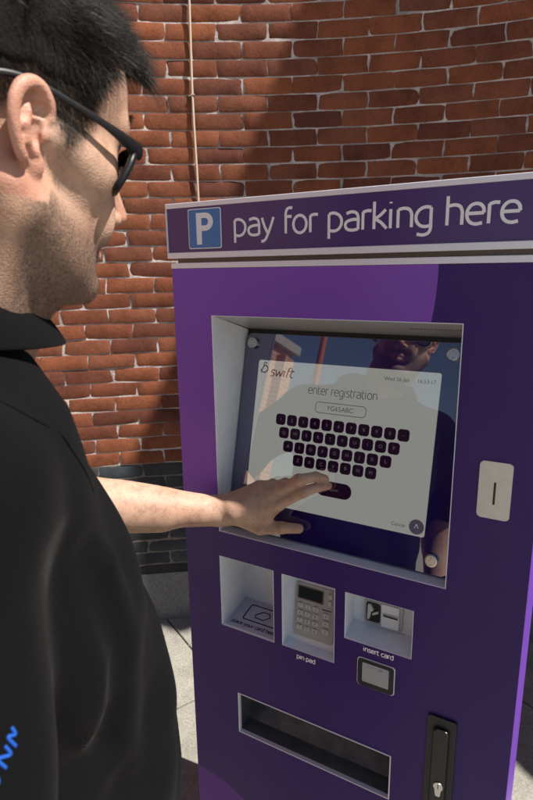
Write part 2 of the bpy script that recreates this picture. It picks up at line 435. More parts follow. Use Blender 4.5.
def arc_sheet(name, r0, r1, z0, z1, mt, t0, t1, parent, n=90):
    verts = []; faces = []
    for i in range(n+1):
        t = t0+(t1-t0)*i/n
        verts += [pol(t, r0, z0), pol(t, r1, z0), pol(t, r1, z1), pol(t, r0, z1)]
    for i in range(n):
        a = 4*i
        for j in range(4): faces.append((a+j, a+4+j, a+4+(j+1) % 4, a+(j+1) % 4))
    faces += [(0, 1, 2, 3), (4*n+3, 4*n+2, 4*n+1, 4*n)]
    o = mobj(name, verts, faces, mt, parent); return o
arc_sheet('mortar_bed', RW+0.0012, RW+0.22, 0.235, H_LO, M_mortar, TH_MIN, TH_STEP, wall, 20)
arc_sheet('mortar_bed', RW+0.0012, RW+0.22, Z0, H_HI, M_mortar, TH_STEP, 172, wall, 80)
arc_sheet('blue_base_mortar', RW+0.0014, RW+0.21, 0.235, Z0-0.0005, M_mortard, TH_STEP, 172, wall, 80)
arc_sheet('mortar_bed', RW+0.0012, RW+0.22, H_SHADE_BAND, H_HI, M_mortar, TH_END, TH_STEP, wall, 4)  # added band over the slot, out of view, only to cast shade
arc_sheet('base_course', RW-0.002, RW+0.02, 0.2475, Z0-8*CH-0.004, M_soldier, TH_MIN, 172, wall, 90)
arc_sheet('plinth', RW-0.004, RW+0.24, -0.02, 0.2455, M_plinth, TH_MIN, 172, wall, 90)

# cable running down the wall
cp = []
for i in range(40):
    z = i/39*4.2+0.02
    t = 122.70 + 0.05*math.sin(z*3.1) + 0.03*math.sin(z*9)
    cp.append(pol(t, RW-0.014-0.0015*math.sin(z*7), z))
cab = thing('wall_cable', 'thin cream cable running straight down the red brick wall', 'cable', cp[0])
tube('cable', cp, 0.0048, M_cable, cab, seg=8)
for i, z in enumerate((0.9, 1.7, 2.28, 3.1, 3.8)):
    p = Vector(pol(122.70+0.05*math.sin(z*3.1), RW-0.012, z))
    bm = bmesh.new(); bmesh.ops.create_cube(bm, size=1, matrix=Matrix.Translation(p) @ Matrix.Rotation(R(122.7), 4, 'Z') @ Matrix.Diagonal((0.016, 0.014, 0.004, 1)))
    bmo('cable_clip', bm, M_cable, cab)

# ------------------------------------------------------------------ payment machine
T = 1.625; MW = 0.60; MD = 0.46
mach = thing('parking_payment_machine', 'tall purple parking payment machine with a touch screen and a pay for parking here header', 'payment machine', (0.3, 0.23, 0))
PF = (Vector((0, 0, 0)), Vector((1, 0, 0)), Vector((0, 0, 1)), Vector((0, -1, 0)))
holes = {  # x0,x1,z0,z1
 'screen': (0.0791, 0.4897, T-0.4774, T-0.0784), 'place': (0.0772, 0.1931, T-0.6762, T-0.5282),
 'pin': (0.2097, 0.3116, T-0.6750, T-0.5293), 'card': (0.3297, 0.4443, T-0.6179, T-0.5297),
 'tray': (0.1099, 0.4190, T-0.9107, T-0.8184), 'reader': (0.3565, 0.4175, T-0.6955, T-0.6455)}
PT = 0.003
def front_panel():
    xs = sorted({0.0, MW} | {h[i] for h in holes.values() for i in (0, 1)})
    zs = sorted({0.06, T-0.0005} | {h[i] for h in holes.values() for i in (2, 3)})
    inhole = lambda x, z: any(h[0] < x < h[1] and h[2] < z < h[3] for h in holes.values())
    vid = {}; verts = []; faces = []
    def V(i, j, b):
        if (i, j, b) not in vid:
            vid[(i, j, b)] = len(verts); verts.append((xs[i], PT if b else 0.0, zs[j]))
        return vid[(i, j, b)]
    solid = lambda i, j: 0 <= i < len(xs)-1 and 0 <= j < len(zs)-1 and not inhole((xs[i]+xs[i+1])/2, (zs[j]+zs[j+1])/2)
    for i in range(len(xs)-1):
        for j in range(len(zs)-1):
            if not solid(i, j): continue
            faces.append((V(i, j, 0), V(i+1, j, 0), V(i+1, j+1, 0), V(i, j+1, 0)))
            faces.append((V(i, j, 1), V(i, j+1, 1), V(i+1, j+1, 1), V(i+1, j, 1)))
            if not solid(i-1, j): faces.append((V(i, j, 0), V(i, j+1, 0), V(i, j+1, 1), V(i, j, 1)))
            if not solid(i+1, j): faces.append((V(i+1, j, 0), V(i+1, j, 1), V(i+1, j+1, 1), V(i+1, j+1, 0)))
            if not solid(i, j-1): faces.append((V(i, j, 0), V(i, j, 1), V(i+1, j, 1), V(i+1, j, 0)))
            if not solid(i, j+1): faces.append((V(i, j+1, 0), V(i+1, j+1, 0), V(i+1, j+1, 1), V(i, j+1, 1)))
    return mobj('front_panel', verts, faces, M_panel, mach)
front_panel()
# door return edges, cabinet, plinth
def frame_ring(name, x0, x1, y0, y1, z0, z1, t, mt, parent):
    bm = bmesh.new()
    bm_box(bm, x0, x0+t, y0, y1, z0, z1); bm_box(bm, x1-t, x1, y0, y1, z0, z1)
    bm_box(bm, x0+t, x1-t, y0, y1, z0, z0+t); bm_box(bm, x0+t, x1-t, y0, y1, z1-t, z1)
    return bmo(name, bm, mt, parent)
frame_ring('door_edge', 0.0, MW, PT, 0.022, 0.06, T-0.0005, 0.002, M_side, mach)
frame_ring('door_gap_seal', 0.004, MW-0.004, 0.022, 0.0275, 0.06, T-0.004, 0.004, M_black, mach)
def cabinet():
    bm = bmesh.new()
    x0, x1, y0, y1, z0, z1 = 0.0, MW, 0.0275, MD, 0.06, T-0.0005
    t = 0.003
    bm_box(bm, x0, x0+t, y0, y1, z0, z1); bm_box(bm, x1-t, x1, y0, y1, z0, z1)
    bm_box(bm, x0+t, x1-t, y1-t, y1, z0, z1)
    bm_box(bm, x0+t, x1-t, y0, y1-t, z1-t, z1); bm_box(bm, x0+t, x1-t, y0, y1-t, z0, z0+t)
    # rolled lip along the front right corner, seen as the bright double line
    return bmo('cabinet', bm, M_side, mach)
cabinet()
box('base_plinth', 0.02, MW-0.02, 0.02, MD-0.02, 0, 0.06, M_blackm, mach, 0.002)
# silver trim above the door, dark reveal, header
box('door_top_trim', -0.0005, MW+0.0005, -0.0015, MD, T, T+0.0090, M_alu, mach, 0.0008)
box('header_reveal', 0.006, MW-0.006, 0.010, MD-0.01, T+0.0090, T+0.0165, M_alud, mach)
hx0, hx1, hz0, hz1 = -0.0055, MW+0.0065, T+0.0165, T+0.1055
hd = box('header_box', hx0, hx1, 0.0015, MD+0.01, hz0, hz1, M_alu, mach, 0.0015)
bm = bmesh.new()
bm_box(bm, hx0, hx1, -0.0040, 0.0012, hz0, T+0.0262); bm_box(bm, hx0, hx1, -0.0040, 0.0012, T+0.0978, hz1)
bm_box(bm, hx0, hx0+0.0022, -0.0040, 0.0012, T+0.0264, T+0.0976); bm_box(bm, hx1-0.0022, hx1, -0.0040, 0.0012, T+0.0264, T+0.0976)
bmesh.ops.bevel(bm, geom=bm.edges[:], offset=0.0009, segments=2, profile=0.5, affect='EDGES')
bmo('header_rail', bm, M_alu, mach)
sp_ = box('header_sign', hx0+0.0024, hx1-0.0024, -0.0012, 0.0010, T+0.0264, T+0.0976, M_header, mach)
HF = (Vector((0, -0.0012, T)), Vector((1, 0, 0)), Vector((0, 0, 1)), Vector((0, -1, 0)))
lettering('sign_lettering', 'pay for parking here', HF, 0.1285, 0.0488, 0.4215, 0.0250, 0.170, M_white, sp_)
pc = (0.0735, 0.0628)
FR = (HF[0]+Vector((pc[0], 0, pc[1])), HF[1], HF[2], HF[3])
prism('parking_symbol', rrect(0.0655, 0.0635, 0.0035), FR, 0.0002, 0.0012, M_white, sp_)
pb = prism('symbol_field', rrect(0.0625, 0.0605, 0.0028), FR, 0.0010, 0.0015, M_blueP, sp_)
# bold P
def bold_P():
    out = [(-.30, -.5), (-.30, .5), (.06, .5)] + [(.06+.28*math.cos(R(a)), .215+.285*math.sin(R(a))) for a in range(80, -90, -10)] + [(.06, -.07), (-.10, -.07), (-.10, -.5)]
    inn = [(-.10, .33), (.04, .33)] + [(.04+.11*math.cos(R(a)), .215+.115*math.sin(R(a))) for a in range(75, -90, -15)] + [(.04, .10), (-.10, .10)]
    s = 0.050
    V3 = lambda p: FR[0] + FR[1]*p[0]*s*1.05 + FR[2]*p[1]*s + FR[3]*0.0019
    # strips: stem, top bar, bowl, lower bar
    verts = []; faces = []
    def quad(a, b, c, d):
        k = len(verts); verts.extend([V3(a), V3(b), V3(c), V3(d)]); faces.append((k, k+1, k+2, k+3))
    quad((-.30, -.5), (-.10, -.5), (-.10, .5), (-.30, .5))
    quad((-.10, .33), (.05, .33), (.05, .5), (-.10, .5)); quad((-.10, -.07), (.05, -.07), (.05, .10), (-.10, .10))
    for k in range(12):
        a, b = R(90-15*k), R(90-15*(k+1))
        o = lambda t: (.05+.29*math.cos(t), .215+.285*math.sin(t)); i_ = lambda t: (.05+.10*math.cos(t), .215+.115*math.sin(t))
        quad(i_(a), i_(b), o(b), o(a))
    mobj('symbol_letter', verts, faces, M_white, sp_)
bold_P()

# --- screen recess (leaning back)
gy0, gs = 0.0733, 0.2413
gy = lambda zl: gy0 + gs*(zl+0.28)          # zl = z - T
Nn = Vector((0, -1, gs)).normalized(); Vd = Vector((0, gs, 1)).normalized()
def gp(x, zl, off=0.0): return Vector((x, gy(zl), T+zl)) + Nn*off
sx0, sx1, sz0, sz1 = holes['screen']; sz0 -= T; sz1 -= T
yb = gy(sz0)+0.004; gt = -0.1185
bm = bmesh.new()
def quadb(bm, pts, mi=0):
    f = bm.faces.new([bm.verts.new(p) for p in pts]); f.material_index = mi; return f
yt = gy(gt)+0.004
gx0, gx1 = sx0-0.001, sx1-0.001
# left and right cheeks, sill
quadb(bm, [(sx0, 0.001, T+sz0), (sx0, 0.001, T+sz1), (sx0, yt+0.02, T+gt), (sx0, yb+0.02, T+sz0)])
quadb(bm, [(sx1, 0.001, T+sz0), (sx1, yb+0.02, T+sz0), (sx1, yt+0.02, T+gt), (sx1, 0.001, T+sz1)])
quadb(bm, [(sx0, 0.001, T+sz0), (sx0, yb+0.01, T+sz0-.001), (sx1, yb+0.01, T+sz0-.001), (sx1, 0.001, T+sz0)])
bmo('screen_recess', bm, M_liner, mach)
bm = bmesh.new()
quadb(bm, [(sx0, 0.0012, T+sz1), (sx1, 0.0012, T+sz1), (sx1, yt+0.012, T+gt+.004), (sx0, yt+0.012, T+gt+.004)])
quadb(bm, [(sx0, yt+0.012, T+gt+.004), (sx1, yt+0.012, T+gt+.004), (sx1, yt+0.012, T+gt-.03), (sx0, yt+0.012, T+gt-.03)])
hood = bmo('screen_hood', bm, M_hood, mach)
# row of small vent holes stamped in the hood
du = Vector((0, yt+0.0108, gt+.004-sz1)); hn = Vector((1, 0, 0)).cross(du).normalized()
if hn.y > 0: hn = -hn
for i in range(15):
    c_ = Vector((sx1-0.085+i*0.0052, 0.0012, T+sz1)) + du*0.42 + hn*0.0004
    prism('vent_hole', [(0.0016*math.cos(R(a)), 0.0016*math.sin(R(a))) for a in range(0, 360, 45)], (c_, Vector((1, 0, 0)), du.normalized(), hn), 0, 0.0003, M_black, hood)
# rim around the opening
def rim(name, h, t=0.0022, pr=0.0012, mt=M_alu, par=mach, inner=0.0):
    x0, x1, z0, z1 = h
    bm = bmesh.new()
    bm_box(bm, x0, x0+t, -pr, PT+0.004, z0, z1); bm_box(bm, x1-t, x1, -pr, PT+0.004, z0, z1)
    bm_box(bm, x0+t, x1-t, -pr, PT+0.004, z0, z0+t); bm_box(bm, x0+t, x1-t, -pr, PT+0.004, z1-t, z1)
    bmesh.ops.bevel(bm, geom=bm.edges[:], offset=0.0004, segments=1, affect='EDGES')
    return bmo(name, bm, mt, par)
rim('recess_rim', holes['screen'], 0.0012, 0.0008)
# glass slab
GF = lambda x, zl: (gp(x, zl), Vector((1, 0, 0)), Vd, Nn)
Lg = math.hypot(1, gs)
gzb, gzt = sz0+0.001, gt
gc = GF((sx0+sx1)/2, (gzb+gzt)/2)
glass = prism('screen_glass', rrect(sx1-sx0-0.006, (gzt-gzb)*Lg-0.002, 0.012), gc, -0.006, 0.0, M_glass, mach, bev=0.0008)
bm = bmesh.new()
bk = prism('glass_backing', rrect(sx1-sx0-0.0005, (gzt-gzb)*Lg+0.02, 0.001), gc, -0.010, -0.0065, M_black, mach)
# lit display: parts of the glass
dx0, dx1, dz0, dz1 = 0.1137, 0.4453, -0.4218, -0.1670
dc = GF((dx0+dx1)/2, (dz0+dz1)/2)
disp = prism('display', rrect(dx1-dx0, (dz1-dz0)*Lg, 0.004), dc, 0.0, 0.00035, M_disp, glass)
DF = (gp(0, 0), Vector((1, 0, 0)), Vd, Nn)     # u = x, v measured along the glass from zl = 0
v_ = lambda zl: zl*Lg
lettering('logo_lettering', 'swift', DF, 0.1385, v_(-0.1945), 0.048, 0.0115, 0.19, M_sred, disp, lift=0.0006, slant=0.25)
# small bird-like swirl mark before the logo
verts = []; faces = []
q = catmull([Vector((x, y, 0)) for x, y in ((-.5, -.2), (-.1, .45), (.35, .35), (.5, -.05), (.1, -.4), (-.4, -.38), (-.62, -.1))], 6)
ribbon(verts, faces, [(p.x, p.y) for p in q], 0.17, lambda a, b: DF[0]+DF[1]*(0.1275+a*0.013)+DF[2]*(v_(-0.1830)+b*0.014)+DF[3]*0.0006)
q = catmull([Vector((x, y, 0)) for x, y in ((-.2, .5), (-.05, .9), (.3, .72))], 6)
ribbon(verts, faces, [(p.x, p.y) for p in q], 0.14, lambda a, b: DF[0]+DF[1]*(0.1275+a*0.013)+DF[2]*(v_(-0.1830)+b*0.014)+DF[3]*0.0006)
mobj('logo_mark', verts, faces, M_sred, disp)
lettering('prompt_lettering', 'enter registration', DF, 0.2190, v_(-0.2185), 0.1270, 0.0105, 0.12, M_sink, disp)
ptext('date_lettering', 'Wed 26 Jan  ·  16:53:17', DF, 0.3960, v_(-0.1822), 0.0088, M_sink, disp)
ptext('plate_lettering', 'YG65ABC', DF, 0.2820, v_(-0.2405), 0.0115, M_sink, disp)
ptext('cancel_lettering', 'Cancel', DF, 0.4020, v_(-0.4095), 0.0085, M_sink, disp)
verts = []; faces = []
o_ = rrect(0.092, 0.0185, 0.006); o_.append(o_[0])
ribbon(verts, faces, o_, 0.0011, lambda a, b: DF[0]+DF[1]*(0.2825+a)+DF[2]*(v_(-0.2402)+b)+DF[3]*0.0006)
mobj('entry_box', verts, faces, M_sink, disp)
def skey(u, zl, w_, h_, ch, cs=0.0085):
    c0 = gp(u, zl)
    k = prism('key', rrect(w_, h_, 0.0055 if w_ < .03 else h_*0.48), (c0, Vector((1, 0, 0)), Vd, Nn), 0.00036, 0.00055, M_skey, disp)
    bm = bmesh.new()
    t = ptext('key_glyph', ch, (c0, Vector((1, 0, 0)), Vd, Nn), 0, 0, cs, M_sglyph, None, lift=0.0008)
    # join the glyph into the key mesh
    bm.from_mesh(k.data); nf = len(bm.faces); bm.from_mesh(t.data); bm.faces.ensure_lookup_table()
    for f in list(bm.faces)[nf:]: f.material_index = 1
    bm.to_mesh(k.data); bm.free(); k.data.materials.append(M_sglyph)
    me = t.data; bpy.data.objects.remove(t); bpy.data.meshes.remove(me)
for row, zl, x0_ in (('1234567890-', -0.2690, 0.1710), ('QWERTYUIOP', -0.2917, 0.1800), ('ASDFGHJKL', -0.3145, 0.1910), ('ZXCVBNM', -0.3365, 0.2130)):
    for i, ch in enumerate(row): skey(x0_+i*0.02245, zl, 0.0194, 0.0200, ch)
skey(0.2860, -0.3750, 0.0640, 0.0265, 'space', 0.0072)
prism('round_button', [(0.0120*math.cos(R(a)), 0.0120*math.sin(R(a))) for a in range(0, 360, 15)], (gp(0.4315, -0.4075), Vector((1, 0, 0)), Vd, Nn), 0.00036, 0.0007, M_sgrey, disp)
ptext('round_button_glyph', '^', DF, 0.4315, v_(-0.4095), 0.018, M_alu, disp, lift=0.001)
# standoff discs holding the glass
for i, (x, zl) in enumerate(((0.0988, -0.1376), (0.4604, -0.1376), (0.4604, -0.4527), (0.0988, -0.4527))):
    O = gp(x, zl)
    bm = bmesh.new()
    prof = [(0.0102, 0.0), (0.0102, 0.0068), (0.0096, 0.0078), (0.0088, 0.0080), (0.0070, 0.0079), (0.0035, 0.0080), (0.0, 0.0080)]
    ns = 40; rows = []
    for r_, h in prof:
        rows.append([bm.verts.new(O + Vector((1, 0, 0))*r_*math.cos(2*math.pi*k/ns) + Vd*r_*math.sin(2*math.pi*k/ns) + Nn*h) for k in range(ns)] if r_ > 0 else [bm.verts.new(O + Nn*h)])
    for a, b in zip(rows, rows[1:]):
        for k in range(ns):
            if len(b) > 1: bm.faces.new((a[k], a[(k+1) % ns], b[(k+1) % ns], b[k]))
            else: bm.faces.new((a[k], a[(k+1) % ns], b[0]))
    s_ = bmo('glass_standoff', bm, M_steel, glass, smooth=True); s_.data.set_sharp_from_angle(angle=R(30))
    # tiny spanner holes
    for sgn in (-1, 1):
        prism('spanner_hole', [(0.0009*math.cos(R(a)), 0.0009*math.sin(R(a))) for a in range(0, 360, 60)], (O+Vd*0.0052*sgn, Vector((1, 0, 0)), Vd, Nn), 0.0078, 0.0082, M_alud, s_)

# --- small niches
def niche(name, h, d_top, d_bot, mt, floor_rise=0.0, open_ceiling=False):
    x0, x1, z0, z1 = h; bm = bmesh.new(); y = 0.001
    zr = z0+floor_rise
    quadb(bm, [(x0, y, z0), (x0, y, z1), (x0, d_top, z1), (x0, d_bot, zr)])
    quadb(bm, [(x1, y, z0), (x1, d_bot, zr), (x1, d_top, z1), (x1, y, z1)])
    quadb(bm, [(x0, d_bot, zr), (x0, d_top, z1), (x1, d_top, z1), (x1, d_bot, zr)])
    quadb(bm, [(x0, y, z0), (x0, d_bot, zr), (x1, d_bot, zr), (x1, y, z0)])
    quadb(bm, [(x0, y, z1), (x1, y, z1), (x1, d_top, z1), (x0, d_top, z1)])
    bmesh.ops.remove_doubles(bm, verts=bm.verts[:], dist=1e-5)
    return bmo(name, bm, mt, mach)
np_ = niche('card_niche', holes['place'], 0.085, 0.085, M_liner, 0.0145)
npn = niche('pin_niche', holes['pin'], 0.036, 0.020, M_liner, 0.004)
nc = niche('card_slot_niche', holes['card'], 0.052, 0.046, M_liner, 0.009)
nt = niche('coin_return_tray', holes['tray'], 0.11, 0.035, M_tray, 0.006)
for n_ in ('place', 'pin', 'card'): rim('niche_rim', holes[n_], 0.0009, 0.0006)
rim('tray_rim', holes['tray'], 0.0020, 0.0016)
# tray flap hinge bar and bracket
x0, x1, z0, z1 = holes['tray']
tube('tray_hinge', [(x0+.002, 0.030, z1-0.014), (x1-.002, 0.030, z1-0.014)], 0.0030, M_tray, nt)
bm = bmesh.new()
quadb(bm, [(x0+.003, 0.004, z1-.002), (x1-.003, 0.004, z1-.002), (x1-.003, 0.030, z1-.012), (x0+.003, 0.030, z1-.012)])
bmo('tray_flap', bm, M_tray, nt)
# floor label of the card niche: card outline and phone symbol
x0, x1, z0, z1 = holes['place']
fU = Vector((1, 0, 0)); fV = Vector((0, 0.084, 0.0145)).normalized(); fN = fU.cross(fV)
FO = Vector((x0, 0.001, z0))
FFr = (FO, fU, fV, fN)
lbl = thing
flp = prism('floor_label', rrect(0.108, 0.078, 0.003), (FO+fU*0.058+fV*0.043, fU, fV, fN), 0.0003, 0.0008, mat('pale_label', (0.45, 0.44, 0.56), 0.35), np_)
verts = []; faces = []
def fl(a, b): return FO + fU*a + fV*b + fN*0.0013
o_ = rrect(0.074, 0.036, 0.004); o_.append(o_[0])
ribbon(verts, faces, [(x*1.1+0.070, y*1.1+0.048) for x, y in o_], 0.0026, fl)
q = [(-.014, -.002), (-.004, .008), (.008, .008), (.012, .001), (.004, -.009), (-.012, -.008), (-.014, -.002)]
ribbon(verts, faces, [(x*1.15+0.066, y*1.15+0.048) for x, y in q], 0.0026, fl)
mobj('label_drawing', verts, faces, M_ink, np_)
lettering('label_lettering', 'place your card here', FFr, 0.012, 0.0125, 0.098, 0.0058, 0.24, M_ink, np_, lift=0.0013)
# pin pad device
pt, pbm = Vector((0.2250, 0.0300, T-0.5560)), Vector((0.2250, 0.0175, T-0.6560))
pV = (pt-pbm).normalized(); pU = Vector((1, 0, 0)); pN = pU.cross(pV)
pw, ph = 0.0760, (pt-pbm).length
PO = pbm + pU*pw/2 + pV*ph/2
PFm = (PO, pU, pV, pN)
pad = prism('pin_pad', rrect(pw, ph, 0.003), PFm, -0.010, 0.0015, M_padm, mach, bev=0.0008)
prism('pin_display', rrect(0.046, 0.021, 0.001), (PO+pU*-0.0085+pV*0.0335, pU, pV, pN), 0.0012, 0.0022, M_lcd, pad)
frm = prism('display_frame', rrect(0.051, 0.026, 0.0015), (PO+pU*-0.0085+pV*0.0335, pU, pV, pN), 0.0010, 0.0019, M_alud, pad)
def pinkey(u, v, w_=0.0095, h_=0.0078, ch='1'):
    c0 = PO+pU*u+pV*v
    k = prism('pin_key', rrect(w_, h_, 0.0012), (c0, pU, pV, pN), 0.001, 0.0042, M_key, pad, bev=0.0007)
    if ch:
        t = ptext('g', ch, (c0, pU, pV, pN), 0, 0, 0.0062, M_black, None, lift=0.0044)
        bm = bmesh.new(); bm.from_mesh(k.data); nf = len(bm.faces); bm.from_mesh(t.data); bm.faces.ensure_lookup_table()
        for f in list(bm.faces)[nf:]: f.material_index = 1
        bm.to_mesh(k.data); bm.free(); k.data.materials.append(M_black)
        me = t.data; bpy.data.objects.remove(t); bpy.data.meshes.remove(me)
for r_, row in enumerate(('123', '456', '789', '*0#')):
    for c_, ch in enumerate(row): pinkey(-0.0265+c_*0.0150, 0.0095-r_*0.0140, ch=ch)
for r_, ch in enumerate(('x', '<', 'o')): pinkey(0.0240, 0.0020-r_*0.0145, 0.0115, 0.0090, ch)
for r_ in range(2): pinkey(0.0295, 0.0395-r_*0.0125, 0.0065, 0.0085, '')
prism('pad_groove', rrect(0.018, 0.0016, 0.0007), (PO+pU*0.0240+pV*0.0120, pU, pV, pN), 0.0012, 0.0018, M_black, pad)
# card reader plate in its niche
cy = 0.0445
CO = Vector((0.384, cy-0.004, T-0.581)); CF = (CO, Vector((1, 0, 0)), Vector((0, 0, 1)), Vector((0, -1, 0)))
cr = prism('card_reader', rrect(0.066, 0.046, 0.002), CF, -0.006, 0.0, M_padm, mach, bev=0.0006)
prism('reader_mouth', rrect(0.025, 0.036, 0.005), (CO+Vector((-0.0175, 0, 0)), *CF[1:]), 0.0002, 0.0012, M_black, cr)
prism('mouth_guide', [(-.009, .016), (-.004, .016), (.001, .006), (-.003, .004), (-.006, -.012), (-.010, -.012)], (CO+Vector((-0.017, 0, 0)), *CF[1:]), 0.0008, 0.0060, M_plate, cr, bev=0.0006)
prism('mouth_guide', [(-.001, -.004), (.009, .002), (.009, .006), (-.001, .001)], (CO+Vector((-0.017, 0, 0)), *CF[1:]), 0.0008, 0.0050, M_plate, cr, bev=0.0005)
pl2 = prism('slot_plate', rrect(0.030, 0.042, 0.0015), (CO+Vector((0.0120, 0, 0)), *CF[1:]), 0.0002, 0.0022, M_liner, cr, bev=0.0005)
prism('card_slot', rrect(0.025, 0.0042, 0.0012), (CO+Vector((0.0130, 0, 0.0010)), *CF[1:]), 0.0014, 0.0026, M_black, cr)
prism('slot_lip', rrect(0.026, 0.0016, 0.0007), (CO+Vector((0.0130, 0, 0.0044)), *CF[1:]), 0.0020, 0.0042, M_steel, cr)
# contactless reader under it
x0, x1, z0, z1 = holes['reader']
RC = Vector(((x0+x1)/2, 0, (z0+z1)/2)); RF = (RC, *PF[1:])
rb = prism('reader_rim', rrect(0.0650, 0.0545, 0.006), RF, -0.004, 0.0016, M_alu, mach, bev=0.0006)
rz = prism('reader_bezel', rrect(0.0620, 0.0515, 0.005), RF, 0.0012, 0.0032, M_readbz, rb, bev=0.0010)
prism('reader_window', rrect(0.0455, 0.0365, 0.002), (RC+Vector((0.000, 0, 0.0022)), *PF[1:]), 0.0030, 0.0038, M_read, rb)
ptext('window_marking', '• • •     ))))', (RC+Vector((0.0, 0, 0.0155)), *PF[1:]), 0, 0, 0.0058, M_black, rb, lift=0.0040)
# captions on the panel
lettering('panel_caption', 'pin pad', PF, 0.2395, T-0.6905, 0.0370, 0.0064, 0.25, M_white, mach)
lettering('panel_caption', 'insert card', PF, 0.3640, T-0.6300, 0.0520, 0.0062, 0.25, M_white, mach)
# coin plate
CPc = Vector((0.5460, 0, T-0.3075)); CPf = (CPc, *PF[1:])
cp_ = prism('coin_plate', rrect(0.0430, 0.0840, 0.0055), CPf, 0.0, 0.0022, M_plate, mach, bev=0.0008)
prism('coin_slot', rrect(0.0030, 0.0330, 0.0010), (CPc+Vector((0, 0, -0.004)), *PF[1:]), 0.0018, 0.0026, M_black, cp_)
# swing handle
hx0_, hx1_, hz1_, hz0_ = 0.4765, 0.5215, T-0.7035, T-0.905
HC = Vector(((hx0_+hx1_)/2, 0, (hz0_+hz1_)/2)); HFr = (HC, *PF[1:])
hh = hz1_-hz0_
hnd = prism('lock_escutcheon', rrect(hx1_-hx0_, hh, 0.005), HFr, 0.0, 0.0045, M_blackm, mach, bev=0.0012)
prism('handle_well', rrect(0.0270, hh-0.030, 0.006), HFr, 0.0040, 0.0048, mat('handle_well_black', (0.004, 0.004, 0.005), 0.7), hnd)
prism('swing_handle', rrect(0.0225, hh-0.036, 0.005), HFr, 0.0044, 0.0105, M_black, hnd, bev=0.0025)
kc = HC + Vector((0.0015, 0, -0.030))
key = [(0.0078*math.cos(R(a)), 0.0078*math.sin(R(a))+0.006) for a in range(-55, 236, 12)] + [(-0.0043, -0.010), (-0.003, -0.0135), (0.003, -0.0135), (0.0043, -0.010)]
lk = prism('lock_cylinder', key, (kc, *PF[1:]), 0.0090, 0.0125, M_steel, hnd, bev=0.0006)
prism('keyway', rrect(0.0014, 0.0085, 0.0006), (kc+Vector((0, 0, 0.006)), *PF[1:]), 0.0120, 0.0128, M_black, lk)

# ------------------------------------------------------------------ things behind the camera that show in the glass
def wall_block(name, label, p, q, h, mt, th=0.3):
    p = Vector(p); q = Vector(q); d = (q-p).normalized(); n = Vector((-d.y, d.x, 0))
    bm = bmesh.new()
    vs = [p, q, q+n*th, p+n*th]
    b = [bm.verts.new((v.x, v.y, -0.02)) for v in vs]; t = [bm.verts.new((v.x, v.y, h)) for v in vs]
    bm.faces.new(b[::-1]); bm.faces.new(t)
    for i in range(4): bm.faces.new((b[i], b[(i+1) % 4], t[(i+1) % 4], t[i]))
    bmesh.ops.recalc_face_normals(bm, faces=bm.faces[:])
    return bm
M_far = mat('far_brickwork', rough=0.9, spec=0.2)
tc = N(M_far, 'ShaderNodeTexCoord'); mp = N(M_far, 'ShaderNodeMapping'); L(M_far, tc.outputs['Object'], mp.inputs[0])
mp.inputs['Rotation'].default_value = (R(90), 0, R(90))
cxyz = N(M_far, 'ShaderNodeSeparateXYZ'); L(M_far, tc.outputs['Object'], cxyz.inputs[0])
cmb = N(M_far, 'ShaderNodeCombineXYZ'); L(M_far, cxyz.outputs[1], cmb.inputs[0]); L(M_far, cxyz.outputs[2], cmb.inputs[1])
bt = N(M_far, 'ShaderNodeTexBrick'); L(M_far, cmb.outputs[0], bt.inputs['Vector'])
bt.inputs['Scale'].default_value = 1.0; bt.inputs['Brick Width'].default_value = 0.225; bt.inputs['Row Height'].default_value = 0.075
bt.inputs['Mortar Size'].default_value = 0.006; bt.inputs['Color1'].default_value = (0.50, 0.24, 0.14, 1); bt.inputs['Color2'].default_value = (0.42, 0.19, 0.11, 1)
bt.inputs['Mortar'].default_value = (0.5, 0.45, 0.4, 1)
L(M_far, bt.outputs[0], B(M_far).inputs['Base Color'])
ob = thing('brick_building', 'sunlit brick building mirrored at the left of the touch screen glass', 'building', (-4.0, -4.0, 0))
bm = wall_block('', '', (-3.55, -7.1, 0), (-4.3, -2.2, 0), 3.75, M_far, 3.0)
bmo('wall', bm, M_far, ob)
for k in range(5):
    t = (k+0.25)/5; x = -3.55+(-4.3+3.55)*t; y = -7.1+4.9*t
    box('pier', x-0.02, x+0.14, y-0.16, y+0.16, 0, 3.6, M_far, ob)
M_cop = stone('coping_stone', (0.35, 0.33, 0.30), (0.45, 0.43, 0.38), 6)
bm = wall_block('', '', (-3.45, -7.2, 0), (-4.2, -2.1, 0), 3.9, M_cop, 3.2)
for v in bm.verts:
    if v.co.z < 0: v.co.z = 3.752
bmo('roof', bm, M_cop, ob)
post = thing('street_post', 'slim rust coloured post standing behind the man, mirrored in the glass above his shoulder', 'post', (-1.41, -3.53, 0))
M_post = mat('rust_paint', (0.40, 0.13, 0.05), 0.6)
tube('pole', [(-1.41, -3.53, 0), (-1.41, -3.53, 1.5), (-1.41, -3.53, 4.2)], 0.030, M_post, post, seg=16)
tube('base_collar', [(-1.41, -3.53, 0), (-1.41, -3.53, 0.12)], 0.055, M_post, post, seg=16)

